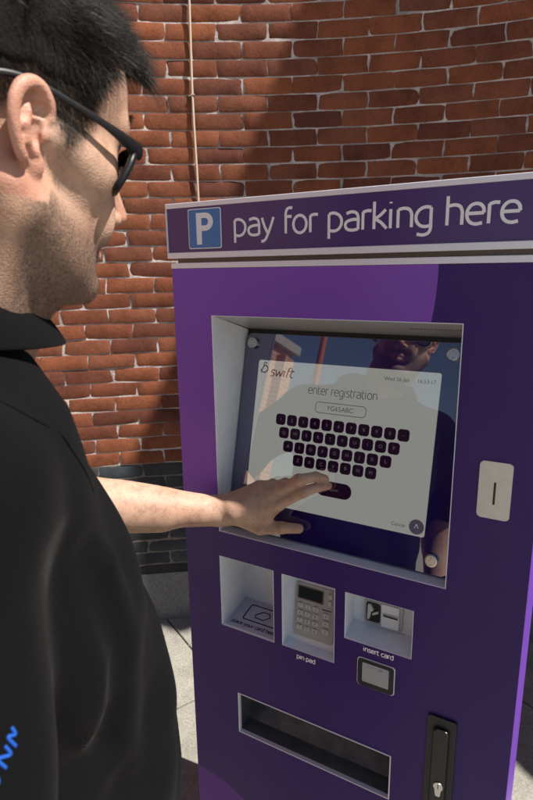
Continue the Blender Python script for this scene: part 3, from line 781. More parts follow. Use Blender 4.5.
# ------------------------------------------------------------------ the person: distance fields turned into one surface
F4 = np.float32
def smin(a, b, k):
    h = np.clip(0.5+0.5*(b-a)/k, 0, 1); return b*(1-h)+a*h - k*h*(1-h)
def smax(a, b, k): return -smin(-a, -b, k)
def s_cap(P, a, b, r0, r1):
    a = np.array(a, F4); b = np.array(b, F4); d = b-a
    t = np.clip(((P-a)@d)/float(d@d), 0, 1)
    return np.linalg.norm(P-a-t[:, None]*d, axis=1) - (r0+(r1-r0)*t)
def s_ell(P, c, r):
    q = (P-np.array(c, F4)); r = np.array(r, F4)
    k0 = np.linalg.norm(q/r, axis=1); k1 = np.linalg.norm(q/(r*r), axis=1)
    return k0*(k0-1)/np.maximum(k1, 1e-6)
def s_chain(P, pts, rad, k=0.004):
    d = None
    for i in range(len(pts)-1):
        e = s_cap(P, pts[i], pts[i+1], rad[i], rad[i+1]); d = e if d is None else smin(d, e, k)
    return d

def surface(f, lo, hi, h):
    """sparse surface nets: returns vertices (N,3), quads (M,4)"""
    lo = np.array(lo, float); n = np.ceil((np.array(hi)-lo)/h).astype(int)+1; S = 6
    cn = (n//S)+2
    g = [lo[i]+np.arange(cn[i])*S*h for i in range(3)]
    C = np.stack(np.meshgrid(*g, indexing='ij'), -1).reshape(-1, 3).astype(F4) + F4(S*h/2)
    dc = f(C).reshape(cn)
    act = np.abs(dc) < S*h*1.35
    D = np.repeat(np.repeat(np.repeat(np.where(dc < 0, F4(-1), F4(1)), S, 0), S, 1), S, 2)[:n[0], :n[1], :n[2]].astype(F4)
    A = np.repeat(np.repeat(np.repeat(act, S, 0), S, 1), S, 2)[:n[0], :n[1], :n[2]]
    idx = np.argwhere(A)
    out = np.empty(len(idx), F4)
    for s in range(0, len(idx), 400000):
        out[s:s+400000] = f((lo+idx[s:s+400000]*h).astype(F4))
    D[idx[:, 0], idx[:, 1], idx[:, 2]] = out
    neg = D < 0
    c = [neg[i:n[0]-1+i, j:n[1]-1+j, k:n[2]-1+k] for i in (0, 1) for j in (0, 1) for k in (0, 1)]
    cnt = sum(x.astype(np.int8) for x in c)
    cell = (cnt > 0) & (cnt < 8)
    ci = np.argwhere(cell); vid = -np.ones(cell.shape, np.int64); vid[cell] = np.arange(len(ci))
    acc = np.zeros((len(ci), 3)); num = np.zeros(len(ci))
    off = [(i, j, k) for i in (0, 1) for j in (0, 1) for k in (0, 1)]
    val = {o: D[ci[:, 0]+o[0], ci[:, 1]+o[1], ci[:, 2]+o[2]].astype(float) for o in off}
    for ax in range(3):
        for o in off:
            if o[ax]: continue
            p = list(o); p[ax] = 1; p = tuple(p)
            a, b = val[o], val[p]; m = (a < 0) != (b < 0)
            t = np.where(m, a/np.where(m, a-b, 1), 0)
            q = np.tile(np.array(o, float), (len(ci), 1)); q[:, ax] = t
            acc[m] += q[m]; num[m] += 1
    V = lo + (ci + acc/num[:, None])*h
    faces = []
    for ax in range(3):
        b_, c_ = (ax+1) % 3, (ax+2) % 3
        sl0 = [slice(None)]*3; sl1 = [slice(None)]*3; sl0[ax] = slice(0, -1); sl1[ax] = slice(1, None)
        e = neg[tuple(sl0)] != neg[tuple(sl1)]
        ei = np.argwhere(e)
        ok = (ei[:, b_] > 0) & (ei[:, c_] > 0) & (ei[:, b_] < n[b_]-1) & (ei[:, c_] < n[c_]-1)
        ei = ei[ok]
        def vv(db, dc_):
            q = ei.copy(); q[:, b_] -= db; q[:, c_] -= dc_; return vid[q[:, 0], q[:, 1], q[:, 2]]
        Q = np.stack([vv(1, 1), vv(0, 1), vv(0, 0), vv(1, 0)], 1)
        flip = ~neg[ei[:, 0], ei[:, 1], ei[:, 2]]
        Q[flip] = Q[flip][:, ::-1]
        Q = Q[(Q >= 0).all(1)]
        faces.append(Q)
    return V, np.concatenate(faces)
def npmesh(name, V, Fq, mt, parent=None, smooth=True, mats=None):
    me = bpy.data.meshes.new(name)
    me.vertices.add(len(V)); me.vertices.foreach_set('co', np.asarray(V, np.float32).ravel())
    k = Fq.shape[1]
    me.loops.add(len(Fq)*k); me.loops.foreach_set('vertex_index', Fq.astype(np.int32).ravel())
    me.polygons.add(len(Fq)); me.polygons.foreach_set('loop_start', np.arange(len(Fq), dtype=np.int32)*k)
    for m in (mats or [mt]): me.materials.append(m)
    me.update(calc_edges=True)
    me.polygons.foreach_set('use_smooth', np.full(len(Fq), smooth))
    me.validate()
    return link(bpy.data.objects.new(name, me), parent)

# head frame
HT = np.array([0.212, -0.473, 1.722]); hy, hp, hr = R(76.4), R(8.6), R(-5.4)
hf = np.array([math.cos(hy)*math.cos(hp), math.sin(hy)*math.cos(hp), -math.sin(hp)])
r0_ = np.array([math.sin(hy), -math.cos(hy), 0]); u0_ = np.cross(r0_, hf)
HM = np.array([math.cos(hr)*r0_+math.sin(hr)*u0_, hf, -math.sin(hr)*r0_+math.cos(hr)*u0_]).T   # columns x y z
toH = lambda P: ((P-HT.astype(F4)) @ HM.astype(F4))
toW = lambda p: HT + HM @ np.array(p, float)

# body frame (heading of the chest)
BH = R(70); BF = np.array([math.cos(BH), math.sin(BH), 0]); BR = np.array([math.sin(BH), -math.cos(BH), 0])
BC = np.array([0.143, -0.517, 0.0])
def bw(r, f, z): return BC + BR*r + BF*f + np.array([0, 0, z])
SHR, ELR, WRR, HDR = bw(.178, -.040, 1.492), bw(.245, -.075, 1.190), bw(.262, .040, 0.955), bw(.255, .065, .90)
SHL, ELL = bw(-.185, .01, 1.490), np.array([-.105, -.215, 1.262])
WRL = np.array([0.1022, -0.0225, 1.2038])

def ear(P, s):
    q = P.copy(); q[:, 0] *= s
    # ear plane: outward normal leans back
    o = np.array([.0765, -.010, -.0015], F4); q = (q-o)/F4(.85)
    a, t = R(24), R(12)
    x = q[:, 0]*math.cos(a) - q[:, 1]*math.sin(a)*-1*-1; 
    ex = np.array([math.cos(a), -math.sin(a)*-1*-1, 0]);
    nrm = np.array([math.cos(a), math.sin(a), 0], F4)          # faces outward and forward
    fw = np.array([-math.sin(a), math.cos(a), 0], F4)           # towards the face
    up = np.array([0, 0, 1], F4)
    fw2 = fw*math.cos(t)+up*math.sin(t)*1.0; up2 = up*math.cos(t)-fw*math.sin(t)
    E3 = np.stack([q@nrm, q@fw2, q@up2], 1).astype(F4)
    wid = F4(1.0)+F4(.30)*np.clip((E3[:, 2]+.012)/F4(.035), 0, 1)
    E3[:, 1] = (E3[:, 1]+F4(.010))/wid-F4(.010)
    # plate
    plate = s_ell(E3, (0.000, -.001, .004), (.0050, .0165, .0300))
    lobe = s_ell(E3, (0.001, .006, -.0255), (.0048, .0085, .0095))
    d = smin(plate, lobe, .006)
    # helix
    hp_ = []
    for k in range(36):
        an = R(15 + k*6.2)
        hp_.append((.0058+.0012*math.sin(an), .0172*math.cos(an)-.001, .0042+.0305*math.sin(an)))
    hp_ += [(.004, -.0085, -.0235)]
    d = smin(d, s_chain(E3, hp_, [.0022, .0026, .0030]+[.0034]*16+[.0030]*18, .004), .0022)
    d = smin(d, s_chain(E3, [(.0062, .0155, .0100), (.0036, .0110, .0035), (.0005, .004, .0015)], [.0030, .0024, .0016], .002), .003)
    # antihelix
    ah = [(.0032, .005, .0235), (.0048, -.0030, .0145), (.0056, -.0078, .0040), (.0052, -.0070, -.0070), (.0045, -.0010, -.0145)]
    d = smin(d, s_chain(E3, ah, [.0022, .0032, .0034, .0032, .0030], .003), .004)
    # scapha and concha hollows
    d = smax(d, -s_ell(E3, (.0060, .0045, -.0010), (.0105, .0072, .0105)), .0020)
    d = smax(d, -s_ell(E3, (.0075, .0045, .0155), (.0078, .0072, .0068)), .0022)
    d = smax(d, -s_ell(E3, (.0005, .0075, -.0030), (.0100, .0032, .0040)), .002)
    # tragus, antitragus
    d = smin(d, s_ell(E3, (.0052, .0125, -.0020), (.0030, .0042, .0062)), .003)
    d = smin(d, s_ell(E3, (.0042, .0030, -.0160), (.0030, .0042, .0032)), .003)
    # root
    root = s_ell(E3, (-.008, .007, .000), (.008, .008, .020))
    return smin(d, root, .005)*F4(.85)

def head_core(Q, full=True):
    A = Q.copy(); A[:, 0] = np.abs(A[:, 0])
    d = s_ell(Q, (0, -.016, .048), (.0765, .098, .086))
    d = smin(d, s_ell(Q, (0, .038, .050), (.066, .058, .058)), .03)
    d = smin(d, s_ell(Q, (0, .034, -.022), (.060, .062, .066)), .03)
    d = smin(d, s_ell(Q, (0, .030, -.072), (.049, .053, .040)), .022)
    d = smin(d, s_cap(A, (.058, .004, -.050), (.020, .070, -.102), .016, .014), .022)
    d = smin(d, s_ell(Q, (0, .0795, -.1035), (.019, .014, .015)), .014)
    d = smin(d, s_cap(A, (.050, .056, -.010), (.064, .015, .002), .016, .010), .022)
    d = smin(d, s_cap(A, (.006, .094, .026), (.042, .078, .031), .009, .008), .014)
    if full:
        d = smax(d, -s_ell(A, (.031, .104, .010), (.019, .020, .014)), .012)
        d = smin(d, s_ell(A, (.031, .073, .011), (.0135, .0125, .0125)), .003)
        d = smin(d, s_chain(Q, [(0, .088, .018), (0, .100, -.012), (0, .1115, -.034)], [.0070, .0080, .0092], .004), .010)
        d = smin(d, s_ell(A, (.0115, .0995, -.0390), (.0075, .0095, .0070)), .004)
        d = smax(d, -s_ell(A, (.0060, .1040, -.0475), (.0034, .0060, .0040)), .002)
        d = smin(d, s_cap(A, (.0, .0935, -.0610), (.018, .0830, -.0645), .0060, .0035), .006)
        d = smin(d, s_cap(A, (.0, .0920, -.0735), (.015, .0825, -.0715), .0068, .0035), .006)
        d = smax(d, -s_cap(A, (.0, .1000, -.0672), (.021, .0880, -.0672), .0014, .0008), .003)
        d = smin(d, s_ell(A, (.030, .078, -.045), (.014, .010, .018)), .014)
    return d
NB = bw(.0, -.018, 1.515)
def f_head(P):
    Q = toH(P).astype(F4)
    d = head_core(Q)
    nk = s_cap(P, NB, toW((0, -.030, -.030)), .066, .060)
    nk = smin(nk, s_cap(P, bw(0.0, .02, 1.50), toW((0, .022, -.085)), .045, .040), .02)
    # sternomastoid ridge, nape
    nk = smin(nk, s_cap(P, bw(.03, .045, 1.50), toW((.062, -.018, -.035)), .014, .016), .016)
    d = smin(d, nk, .026)
    for s in (1, -1): d = smin(d, ear(Q, s), .0035)
    return d
bm = None
hV, hF = surface(f_head, HT-np.array([.15, .15, .215]), HT+np.array([.15, .16, .17]), 0.0016)

# left hand pressing the screen, forearm and elbow
J = dict(
 i=[(.2046, -.0013, 1.2279), (.2489, .0055, 1.2560), (.2693, .0254, 1.2615), (.2790, .0425, 1.2590)],
 m=[(.1947, -.0008, 1.2424), (.2415, .0035, 1.2770), (.2640, .0240, 1.2800), (.2735, .0420, 1.2710)],
 r=[(.1797, .0060, 1.2500), (.2110, .0150, 1.2610), (.2120, .0310, 1.2500), (.2000, .0340, 1.2400)],
 l=[(.1600, .0130, 1.2450), (.1810, .0240, 1.2520), (.1840, .0330, 1.2430), (.1750, .0330, 1.2340)])
RAD = dict(i=[.0112, .0092, .0080, .0066], m=[.0112, .0094, .0082, .0068], r=[.0105, .0088, .0078, .0066], l=[.0098, .0078, .0068, .0058])
TH = [(.128, -.010, 1.1905), (.170, -.0040, 1.1775), (.2070, .0075, 1.1800), (.2350, .0180, 1.1800)]
THR = [.0155, .0135, .0105, .0085]
def f_arm(P):
    d = s_cap(P, WRL, (.150, -.012, 1.216), .0235, .0225)
    d = smin(d, s_cap(P, WRL, (.150, -.004, 1.206), .0200, .0200), .012)
    W = np.array(WRL)
    for k, o in zip('imrl', ((.012, -.006, -.004), (.006, -.006, .004), (.0, .0, .008), (-.004, .008, .010))):
        a = W + np.array(o) + np.array((.022, .002, .006))
        d = smin(d, s_cap(P, a, J[k][0], .0150, .0122), .012)
    d = smin(d, s_cap(P, (.170, .002, 1.216), (.182, .004, 1.226), .0165, .0140), .012)
    d = smin(d, s_cap(P, (.135, -.004, 1.198), (.178, .0, 1.200), .0155, .0125), .012)     # thenar web
    d = smin(d, s_cap(P, (.172, .0, 1.190), (.196, .002, 1.215), .0085, .0085), .012)
    for k in 'imrl':
        f = s_chain(P, J[k], RAD[k], .002)
        f = smin(f, s_ell(P, J[k][1], (RAD[k][1]*1.10,)*3), .003)                 # knuckle
        d = smin(d, f, .0055)
        d = smin(d, s_ell(P, np.array(J[k][0])+np.array((0, -.0035, .001)), (.0090,)*3), .006)
    d = smin(d, s_chain(P, TH, THR, .003), .008)
    # tendons on the back of the hand
    for k in 'im':
        a = W+np.array((.02, -.016, .008)); b = np.array(J[k][0])+np.array((-.004, -.0095, .0))
        d = smin(d, s_cap(P, a, b, .0034, .0034), .004)
    # forearm
    E = np.array(ELL); dv = E-W
    mid = W+dv*.42+np.array((0, .002, -.001)); m2 = W+dv*.72+np.array((0, 0, -.001))
    tt = np.linspace(0, 1, 15)
    rr_ = np.interp(tt, [0, .1, .25, .45, .65, .82, 1], [.0225, .0238, .0275, .0345, .0385, .0400, .0395])
    fa = s_chain(P, [W+dv*t_+np.array((0, .002*math.sin(3*t_), -.003*math.sin(3.1*t_))) for t_ in tt], list(rr_), .0006)
    fb = s_cap(P, W+np.array((.0, .004, -.008)), W+dv*.6+np.array((0, .006, -.012)), .0190, .0330)
    fb = smin(fb, s_cap(P, W+dv*.40+np.array((0, .004, -.017)), W+dv*.85+np.array((0, .004, -.017)), .031, .040), .02)
    d = smin(d, smin(fa, fb, .02), .012)
    d = smin(d, s_ell(P, W+np.array((-.006, -.010, .010)), (.010, .009, .009)), .014)   # ulna head
    d = smin(d, s_cap(P, E, SHL, .0405, .047), .025)
    return d
aV, aF = surface(f_arm, (-.20, -.32, 1.14), (.32, .09, 1.36), 0.0016)

def torso(P, grow=0.0, coarse=False):
    q = P-BC.astype(F4); r = q@BR.astype(F4); f = q@BF.astype(F4); z = P[:, 2]
    zs = [.78, .90, 1.0, 1.08, 1.16, 1.27, 1.38, 1.465, 1.515, 1.545, 1.575]
    aa = [.185, .185, .178, .175, .174, .178, .190, .196, .180, .130, .085]
    bf = [.115, .148, .174, .184, .184, .168, .130, .100, .088, .076, .062]      # front
    bb = [.115, .115, .108, .104, .106, .110, .112, .106, .095, .080, .068]      # back
    a = np.interp(z, zs, aa)+grow; b = np.where(f > 0, np.interp(z, zs, bf), np.interp(z, zs, bb))+grow
    k = (np.abs(r/a)**2.3 + np.abs(f/b)**2.3)**(1/2.3)
    d = (k-1)*np.minimum(a, b)*.85
    d = smax(d, z-(1.580+grow*.3), .02)
    return d.astype(F4)
def f_under(P):
    d = smax(torso(P, -.016), .80-P[:, 2], .01)
    d = smin(d, s_cap(P, SHR, ELR, .048, .040), .03)
    d = smin(d, s_chain(P, [ELR, ELR*.55+WRR*.45, WRR], [.0405, .036, .024], .01), .02)
    for k, (o, e) in enumerate((((.000, .020, -.03), (.000, .040, -.115)), ((.000, .007, -.035), (.000, .020, -.125)), ((0, -.006, -.035), (0, -.002, -.12)), ((0, -.018, -.03), (0, -.022, -.105)))):
        a = HDR + BF*o[1] + np.array((0, 0, o[2])); b = HDR + BF*(e[1]+.012) + BR*-.012 + np.array((0, 0, e[2]*.93))
        m = (a+b)/2+BR*.004
        d = smin(d, s_chain(P, [a, m, b], [.0105, .0092, .0072], .002), .004)
    d = smin(d, s_cap(P, WRR, HDR+np.array((0, 0, -.03)), .022, .024), .012)
    d = smin(d, s_cap(P, HDR+BF*.012, HDR+np.array((0, 0, -.035))+BF*-.008, .018, .016), .012)
    d = smin(d, s_chain(P, [HDR+BF*.018, HDR+BF*.045+BR*-.015+np.array((0, 0, -.03)), HDR+BF*.05+BR*-.022+np.array((0, 0, -.062))], [.014, .0105, .008], .003), .006)
    d = smin(d, s_cap(P, NB, bw(0, .0, 1.50), .062, .075), .03)
    d = smin(d, s_cap(P, SHL, ELL, .047, .0405), .03)
    for s in (-1, 1):
        hp_ = bw(.085*s, -.01, .86); kn = bw(.095*s, .015, .47); an = bw(.10*s, -.015, .085)
        d = smin(d, s_cap(P, hp_, kn, .083, .054), .03); d = smin(d, s_cap(P, kn, an, .052, .036), .02)
    return d
uV, uF = surface(f_under, (-.25, -.85, .05), (.55, -.12, 1.54), 0.0045)

M_skin = mat('skin', (0.48, 0.27, 0.19), 0.52, spec=0.4)
b_ = B(M_skin); b_.inputs['Subsurface Weight'].default_value = 0.12; b_.inputs['Subsurface Radius'].default_value = (1.0, 0.35, 0.18); b_.inputs['Subsurface Scale'].default_value = 0.006
n1 = noise(M_skin, 14, 5, 0.6); n2 = noise(M_skin, 420, 4, 0.65); n3 = noise(M_skin, 70, 6, 0.7)
c = ramp(M_skin, n1.outputs['Fac'], [(0.3, (0.44, 0.255, 0.175)), (0.5, (0.50, 0.310, 0.220)), (0.7, (0.56, 0.370, 0.275))]).outputs[0]
c = mix(M_skin, 0.55, c, ramp(M_skin, n3.outputs['Fac'], [(0.32, (0.55, 0.45, 0.42)), (0.5, (1, 1, 1)), (0.70, (1.18, 1.16, 1.14))]).outputs[0], 'MULTIPLY')
at = N(M_skin, 'ShaderNodeAttribute', attribute_name='red')
c = mix(M_skin, at.outputs['Fac'], c, (0.55, 0.22, 0.16))
at2 = N(M_skin, 'ShaderNodeAttribute', attribute_name='stubble')
sn = ramp(M_skin, n2.outputs['Fac'], [(0.40, (1, 1, 1)), (0.56, (0, 0, 0))])
sm2 = math_(M_skin, 'MULTIPLY', at2.outputs['Fac'], math_(M_skin, 'ADD', math_(M_skin, 'MULTIPLY', sn.outputs[0], 0.30), math_(M_skin, 'MULTIPLY', n3.outputs['Fac'], 1.0)))
c = mix(M_skin, sm2, c, (0.085, 0.06, 0.045))
L(M_skin, c, b_.inputs['Base Color'])
vor = N(M_skin, 'ShaderNodeTexVoronoi'); vor.inputs['Scale'].default_value = 650
tcs = N(M_skin, 'ShaderNodeTexCoord'); L(M_skin, tcs.outputs['Object'], vor.inputs['Vector'])
hgt = math_(M_skin, 'ADD', math_(M_skin, 'MULTIPLY', n2.outputs['Fac'], 0.7), math_(M_skin, 'ADD', vor.outputs['Distance'], math_(M_skin, 'MULTIPLY', n3.outputs['Fac'], 1.2)))
bump(M_skin, hgt, 0.34, 0.0008)

person = thing('person', 'man in black polo shirt and dark glasses pressing the touch screen', 'person', tuple(bw(0, 0, 0)))
# keep the hidden joins under the clothes: arm region cut from the body, body joined below the collar
V = np.concatenate([hV, aV, uV]); FF = np.concatenate([hF, aF+len(hV), uF+len(hV)+len(aV)])
body = npmesh('body', V, FF, M_skin, person)
Qh = (hV-HT)@HM
red = np.zeros(len(V)); stb = np.zeros(len(V))
ax_ = np.abs(Qh[:, 0])
earm = np.clip((head_core(Qh.astype(F4))-.0015)/.004, 0, 1)*(Qh[:, 2] > -.045)*(ax_ > .055)
red[:len(hV)] = np.clip(earm*.45, 0, 1)
nose = np.clip(1-np.linalg.norm(Qh-np.array([0, .115, -.03]), axis=1)/.022, 0, 1)
red[:len(hV)] = np.maximum(red[:len(hV)], nose*.5)
lip = np.clip(1-np.linalg.norm((Qh-np.array([0, .089, -.068]))/np.array([.024, .016, .013]), axis=1), 0, 1)
red[:len(hV)] = np.maximum(red[:len(hV)], np.clip(lip*2, 0, .6))
knu = np.zeros(len(aV))
for k in 'imrl':
    for j in (1, 2): knu = np.maximum(knu, np.clip(1-np.linalg.norm(aV-np.array(J[k][j]), axis=1)/.014, 0, 1)*.25)
    knu = np.maximum(knu, np.clip(1-np.linalg.norm(aV-np.array(J[k][3]), axis=1)/.013, 0, 1)*.35)
red[len(hV):len(hV)+len(aV)] = knu
def beard_mask(Q):
    x, y, z = np.abs(Q[:, 0]), Q[:, 1], Q[:, 2]
    # jaw and cheek area below a line from the ear to the moustache
    line = -.020 - .34*np.clip(y, 0, .1) - .010*np.sin(np.clip(y/.1, 0, 1)*3.1)
    m = np.clip((line-z)/.016, 0, 1)
    m *= np.clip((y+.012)/.014, 0, 1)*np.clip((z+.150)/.02, 0, 1)
    m2 = np.clip(1-np.abs(z+.054)/.012, 0, 1)*(y > .07)*(x < .034)      # moustache
    sb = np.clip(1-np.abs(y-.022)/.014, 0, 1)*np.clip(1-np.abs(z+.0)/.035, 0, 1)*(x > .05)*.8
    return np.clip(np.maximum(np.maximum(m, m2), sb), 0, 1)*(earm < .05 if len(Q) == len(earm) else 1)
bmask = beard_mask(Qh)*(1-np.clip(lip*3, 0, 1))
def hair_amount(Q):
    """hair thickness / length in metres at head-local points, 0 = bare"""
    x, y, z = np.abs(Q[:, 0]), Q[:, 1], Q[:, 2]
    # hairline z as a function of y: nape, around the ear, temple, forehead
    ys = [-.12, -.09, -.05, -.028, -.010, .008, .020, .034, .046, .058, .070, .082, .10]
    zs = [-.030, -.036, -.024, .002, .022, .008, -.012, .002, .034, .056, .072, .086, .090]
    hl = np.interp(y, ys, zs)
    a = z-hl
    ln = np.interp(z, [-.04, .0, .04, .065, .09, .12], [.004, .006, .010, .015, .018, .020])
    ln = ln*np.clip(.35+y*8+.6, .55, 1.15)
    return np.where(a > 0, ln*np.clip(a/.012, .25, 1), 0), a
ln_s, a_s = hair_amount(Qh)
stb[:len(hV)] = np.maximum(bmask, np.clip((a_s+.002)/.016, 0, 1)*1.6*(earm < .03))
for nm_, arr in (('red', red), ('stubble', stb)):
    a_ = body.data.attributes.new(nm_, 'FLOAT', 'POINT'); a_.data.foreach_set('value', arr.astype(np.float32))

# ------- normals of head verts for hair
def grad(f, P, e=0.002):
    G_ = np.zeros_like(P)
    for i in range(3):
        d = np.zeros(3); d[i] = e; G_[:, i] = f((P+d).astype(F4))-f((P-d).astype(F4))
    return G_/np.maximum(np.linalg.norm(G_, axis=1), 1e-9)[:, None]
core_w = lambda P: head_core(P, False)
# scalp layer: vertices of the head surface, as a dark closely fitting cap
def f_cap(P):
    Q = P
    d = head_core(Q, False)
    ln, a = hair_amount(Q)
    th = np.interp(Q[:, 2], [-.03, .03, .07, .11], [.0008, .0025, .0050, .006])
    th = th*np.clip(a/.03, 0, 1)
    n = (np.sin(Q[:, 0]*210+Q[:, 2]*90)+np.sin(Q[:, 1]*170+Q[:, 0]*80+1.3)+np.sin(Q[:, 2]*190-Q[:, 1]*60))*.0007
    dd = d-(th+n*np.clip(a/.03, 0, 1))
    return smax(smax(dd, -(a-.018)*.8, .006), (.036-Q[:, 2]-Q[:, 1]*-.0).astype(F4), .006).astype(F4)
cV, cF = surface(f_cap, (-.10, -.14, -.05), (.10, .13, .165), 0.0024)
M_hair = mat('dark_hair', (0.022, 0.018, 0.016), 0.5, spec=0.16)
tn = N(M_hair, 'ShaderNodeAttribute', attribute_name='tone')
L(M_hair, ramp(M_hair, tn.outputs['Fac'], [(0, (0.006, 0.005, 0.005)), (0.7, (0.018, 0.014, 0.012)), (0.93, (0.03, 0.025, 0.022)), (1, (0.20, 0.19, 0.18))]).outputs[0], B(M_hair).inputs['Base Color'])
M_cap = mat('hair_underlayer', (0.010, 0.008, 0.0075), 0.8, spec=0.15)
nh = noise(M_cap, 300, 4, .7); bump(M_cap, nh.outputs['Fac'], 0.8, 0.003)
M_beard = mat('stubble_hair', (0.07, 0.045, 0.032), 0.5)

def strands(name, roots, dirs, nrm, length, width, seg, mt, curl, drop, parent, tones):
    n = len(roots); K = seg+1
    pts = np.zeros((n, K, 3)); p = roots.copy(); d = dirs.copy()
    for k in range(K):
        pts[:, k] = p
        d = d + drop[None, :]*(1.0/seg) + rng.normal(0, curl, (n, 3))/seg
        d /= np.linalg.norm(d, axis=1)[:, None]
        p = p + d*(length/seg)[:, None]
    side = np.cross(dirs, nrm); side /= np.maximum(np.linalg.norm(side, axis=1), 1e-6)[:, None]
    up = np.cross(side, dirs); up /= np.maximum(np.linalg.norm(up, axis=1), 1e-6)[:, None]
    wdt = width[:, None]*np.linspace(1, .12, K)[None, :]
    offs = [side*math.cos(a)+up*math.sin(a) for a in (math.pi/2, math.pi*7/6, math.pi*11/6)]
    V = np.stack([pts + o[:, None, :]*wdt[:, :, None] for o in offs], 2)     # n,K,3,3
    V = V.reshape(-1, 3)
    base = (np.arange(n)*K*3)[:, None, None]; kk = (np.arange(K-1)*3)[None, :, None]; jj = np.arange(3)[None, None, :]
    a = base+kk+jj; b = base+kk+(jj+1) % 3
    Fq = np.stack([a, b, b+3, a+3], -1).reshape(-1, 4)
    o = npmesh(name, V, Fq, mt, parent)
    at_ = o.data.attributes.new('tone', 'FLOAT', 'POINT'); at_.data.foreach_set('value', np.repeat(tones, K*3).astype(np.float32))
    return o
def toWn(Q): return Q@HM.T + HT
# roots on the bare head
Nh = grad(lambda P: f_head(P), hV[::1]) if False else None
sel0 = rng.integers(0, len(Qh), 150000)
Ln, Aa = hair_amount(Qh[sel0]); er = earm[sel0]
keep = (Ln > 0) & (er < .03) & (rng.random(len(Ln)) < np.clip(Aa/.02, .12, 1))
# weight the visible right side and front
sel = sel0[keep][:58000]; Ln = Ln[keep][:58000]; Aa = Aa[keep][:58000]
Q = Qh[sel] + rng.normal(0, .0006, (len(sel), 3))
G3 = grad(lambda P: head_core(P, False), Q)
top = np.clip((Q[:, 2]-.05)/.05, 0, 1)[:, None]
sidev = np.stack([np.zeros(len(Q)), np.full(len(Q), .55), np.full(len(Q), -.75)], 1)
topv = np.stack([Q[:, 0]*2.0, np.full(len(Q), 1.0), np.full(len(Q), -.05)], 1)
cl = np.stack([np.sin(Q[:, 0]*160+Q[:, 1]*60), np.sin(Q[:, 1]*140+Q[:, 2]*90+1), np.sin(Q[:, 2]*150+Q[:, 0]*110+2)], 1)
D = sidev*(1-top)+topv*top + G3*(.45+.15*top) + cl*.33 + rng.normal(0, .20, (len(Q), 3))
D /= np.linalg.norm(D, axis=1)[:, None]
th = np.interp(Q[:, 2], [-.03, .03, .07, .11], [.0003, .0018, .0040, .005])*np.clip(Aa/.03, 0, 1)
Qr = Q+G3*(th*.75)[:, None]
lenn = Ln*rng.uniform(.7, 1.25, len(Ln))
tn_ = rng.random(len(Q)); tn_ = np.where(rng.random(len(Q)) < .02, 1.0, tn_*.8)
hair = npmesh('hair', toWn(cV), cF, M_cap, person)
strands('hair_strands', toWn(Qr), D@HM.T, G3@HM.T, lenn, np.where(Ln < .012, .00013, .00022), 5, M_hair, .28, np.array((0, 0, -.35)), hair, tn_)
# spiky fringe at the front that overhangs the forehead
nf = 3200
xs_ = rng.uniform(-.052, .052, nf); ys_ = rng.uniform(.062, .092, nf)
Q = np.stack([xs_, ys_, .095-.0*ys_+rng.normal(0, .006, nf)-(np.abs(xs_)/.05)**2*.012], 1)
for _ in range(3):
    dd = head_core(Q.astype(F4), False); G3 = grad(lambda P: head_core(P, False), Q); Q = Q-G3*(dd-.004)[:, None]
clump = np.stack([np.sin(xs_*330), np.sin(xs_*410+ys_*200), np.sin(xs_*380+2+ys_*130)], 1)
D = np.stack([xs_*3, np.full(nf, 1.0), np.full(nf, -.05)], 1)+G3*.30+clump*.28+rng.normal(0, .13, (nf, 3)); D /= np.linalg.norm(D, axis=1)[:, None]
strands('hair_strands', toWn(Q), D@HM.T, G3@HM.T, rng.uniform(.018, .042, nf), np.full(nf, .00024), 6, M_hair, .30, np.array((0.05, .02, -1.05)), hair, rng.random(nf))
# stubble
cand = np.where(bmask > .05)[0]; s1 = rng.choice(cand, 26000); s1 = s1[rng.random(len(s1)) < bmask[s1]*.8]
Q = Qh[s1]+rng.normal(0, .0005, (len(s1), 3)); G3 = grad(lambda P: head_core(P, True), Q)
D = G3*.55+np.array([0, .25, -.9])+rng.normal(0, .25, (len(Q), 3)); D /= np.linalg.norm(D, axis=1)[:, None]
strands('beard_stubble', toWn(Q), D@HM.T, G3@HM.T, rng.uniform(.0012, .0032, len(Q)), np.full(len(Q), .00006), 2, M_beard, .1, np.array((0, 0, -.1)), person, rng.random(len(Q)))
# eyebrows
nb = 260
for sg in (-1, 1):
    u_ = rng.random(nb)
    Q = np.stack([sg*(.012+u_*.036), .098-u_*.018, .036+.004*np.sin(u_*3)+rng.normal(0, .0016, nb)], 1)
    for _ in range(3):
        dd = head_core(Q.astype(F4), False); G3 = grad(lambda P: head_core(P, False), Q); Q = Q-G3*dd[:, None]
    D = np.stack([sg*np.ones(nb), -.3*np.ones(nb), .15*np.ones(nb)], 1)+G3*.4+rng.normal(0, .15, (nb, 3)); D /= np.linalg.norm(D, axis=1)[:, None]
    strands('eyebrow', toWn(Q), D@HM.T, G3@HM.T, rng.uniform(.005, .009, nb), np.full(nb, .00012), 3, M_hair, .1, np.array((0, 0, -.2)), person, rng.random(nb)*.8)
# forearm hair
idx = rng.integers(0, len(aV), 9000); P_ = aV[idx]; sdx = P_[:, 0]
kp = (sdx < .10) & (rng.random(len(P_)) < .35); P_ = P_[kp]; G3 = grad(f_arm, P_)
ad = (np.array(WRL)-np.array(ELL)); ad /= np.linalg.norm(ad)
D = G3*.5+ad*.7+np.array([0, 0, -.3])+rng.normal(0, .25, (len(P_), 3)); D /= np.linalg.norm(D, axis=1)[:, None]
strands('arm_hair', P_, D, G3, rng.uniform(.004, .010, len(P_)), np.full(len(P_), .00005), 3, M_beard, .15, np.array((0, 0, -.3)), person, rng.random(len(P_)))

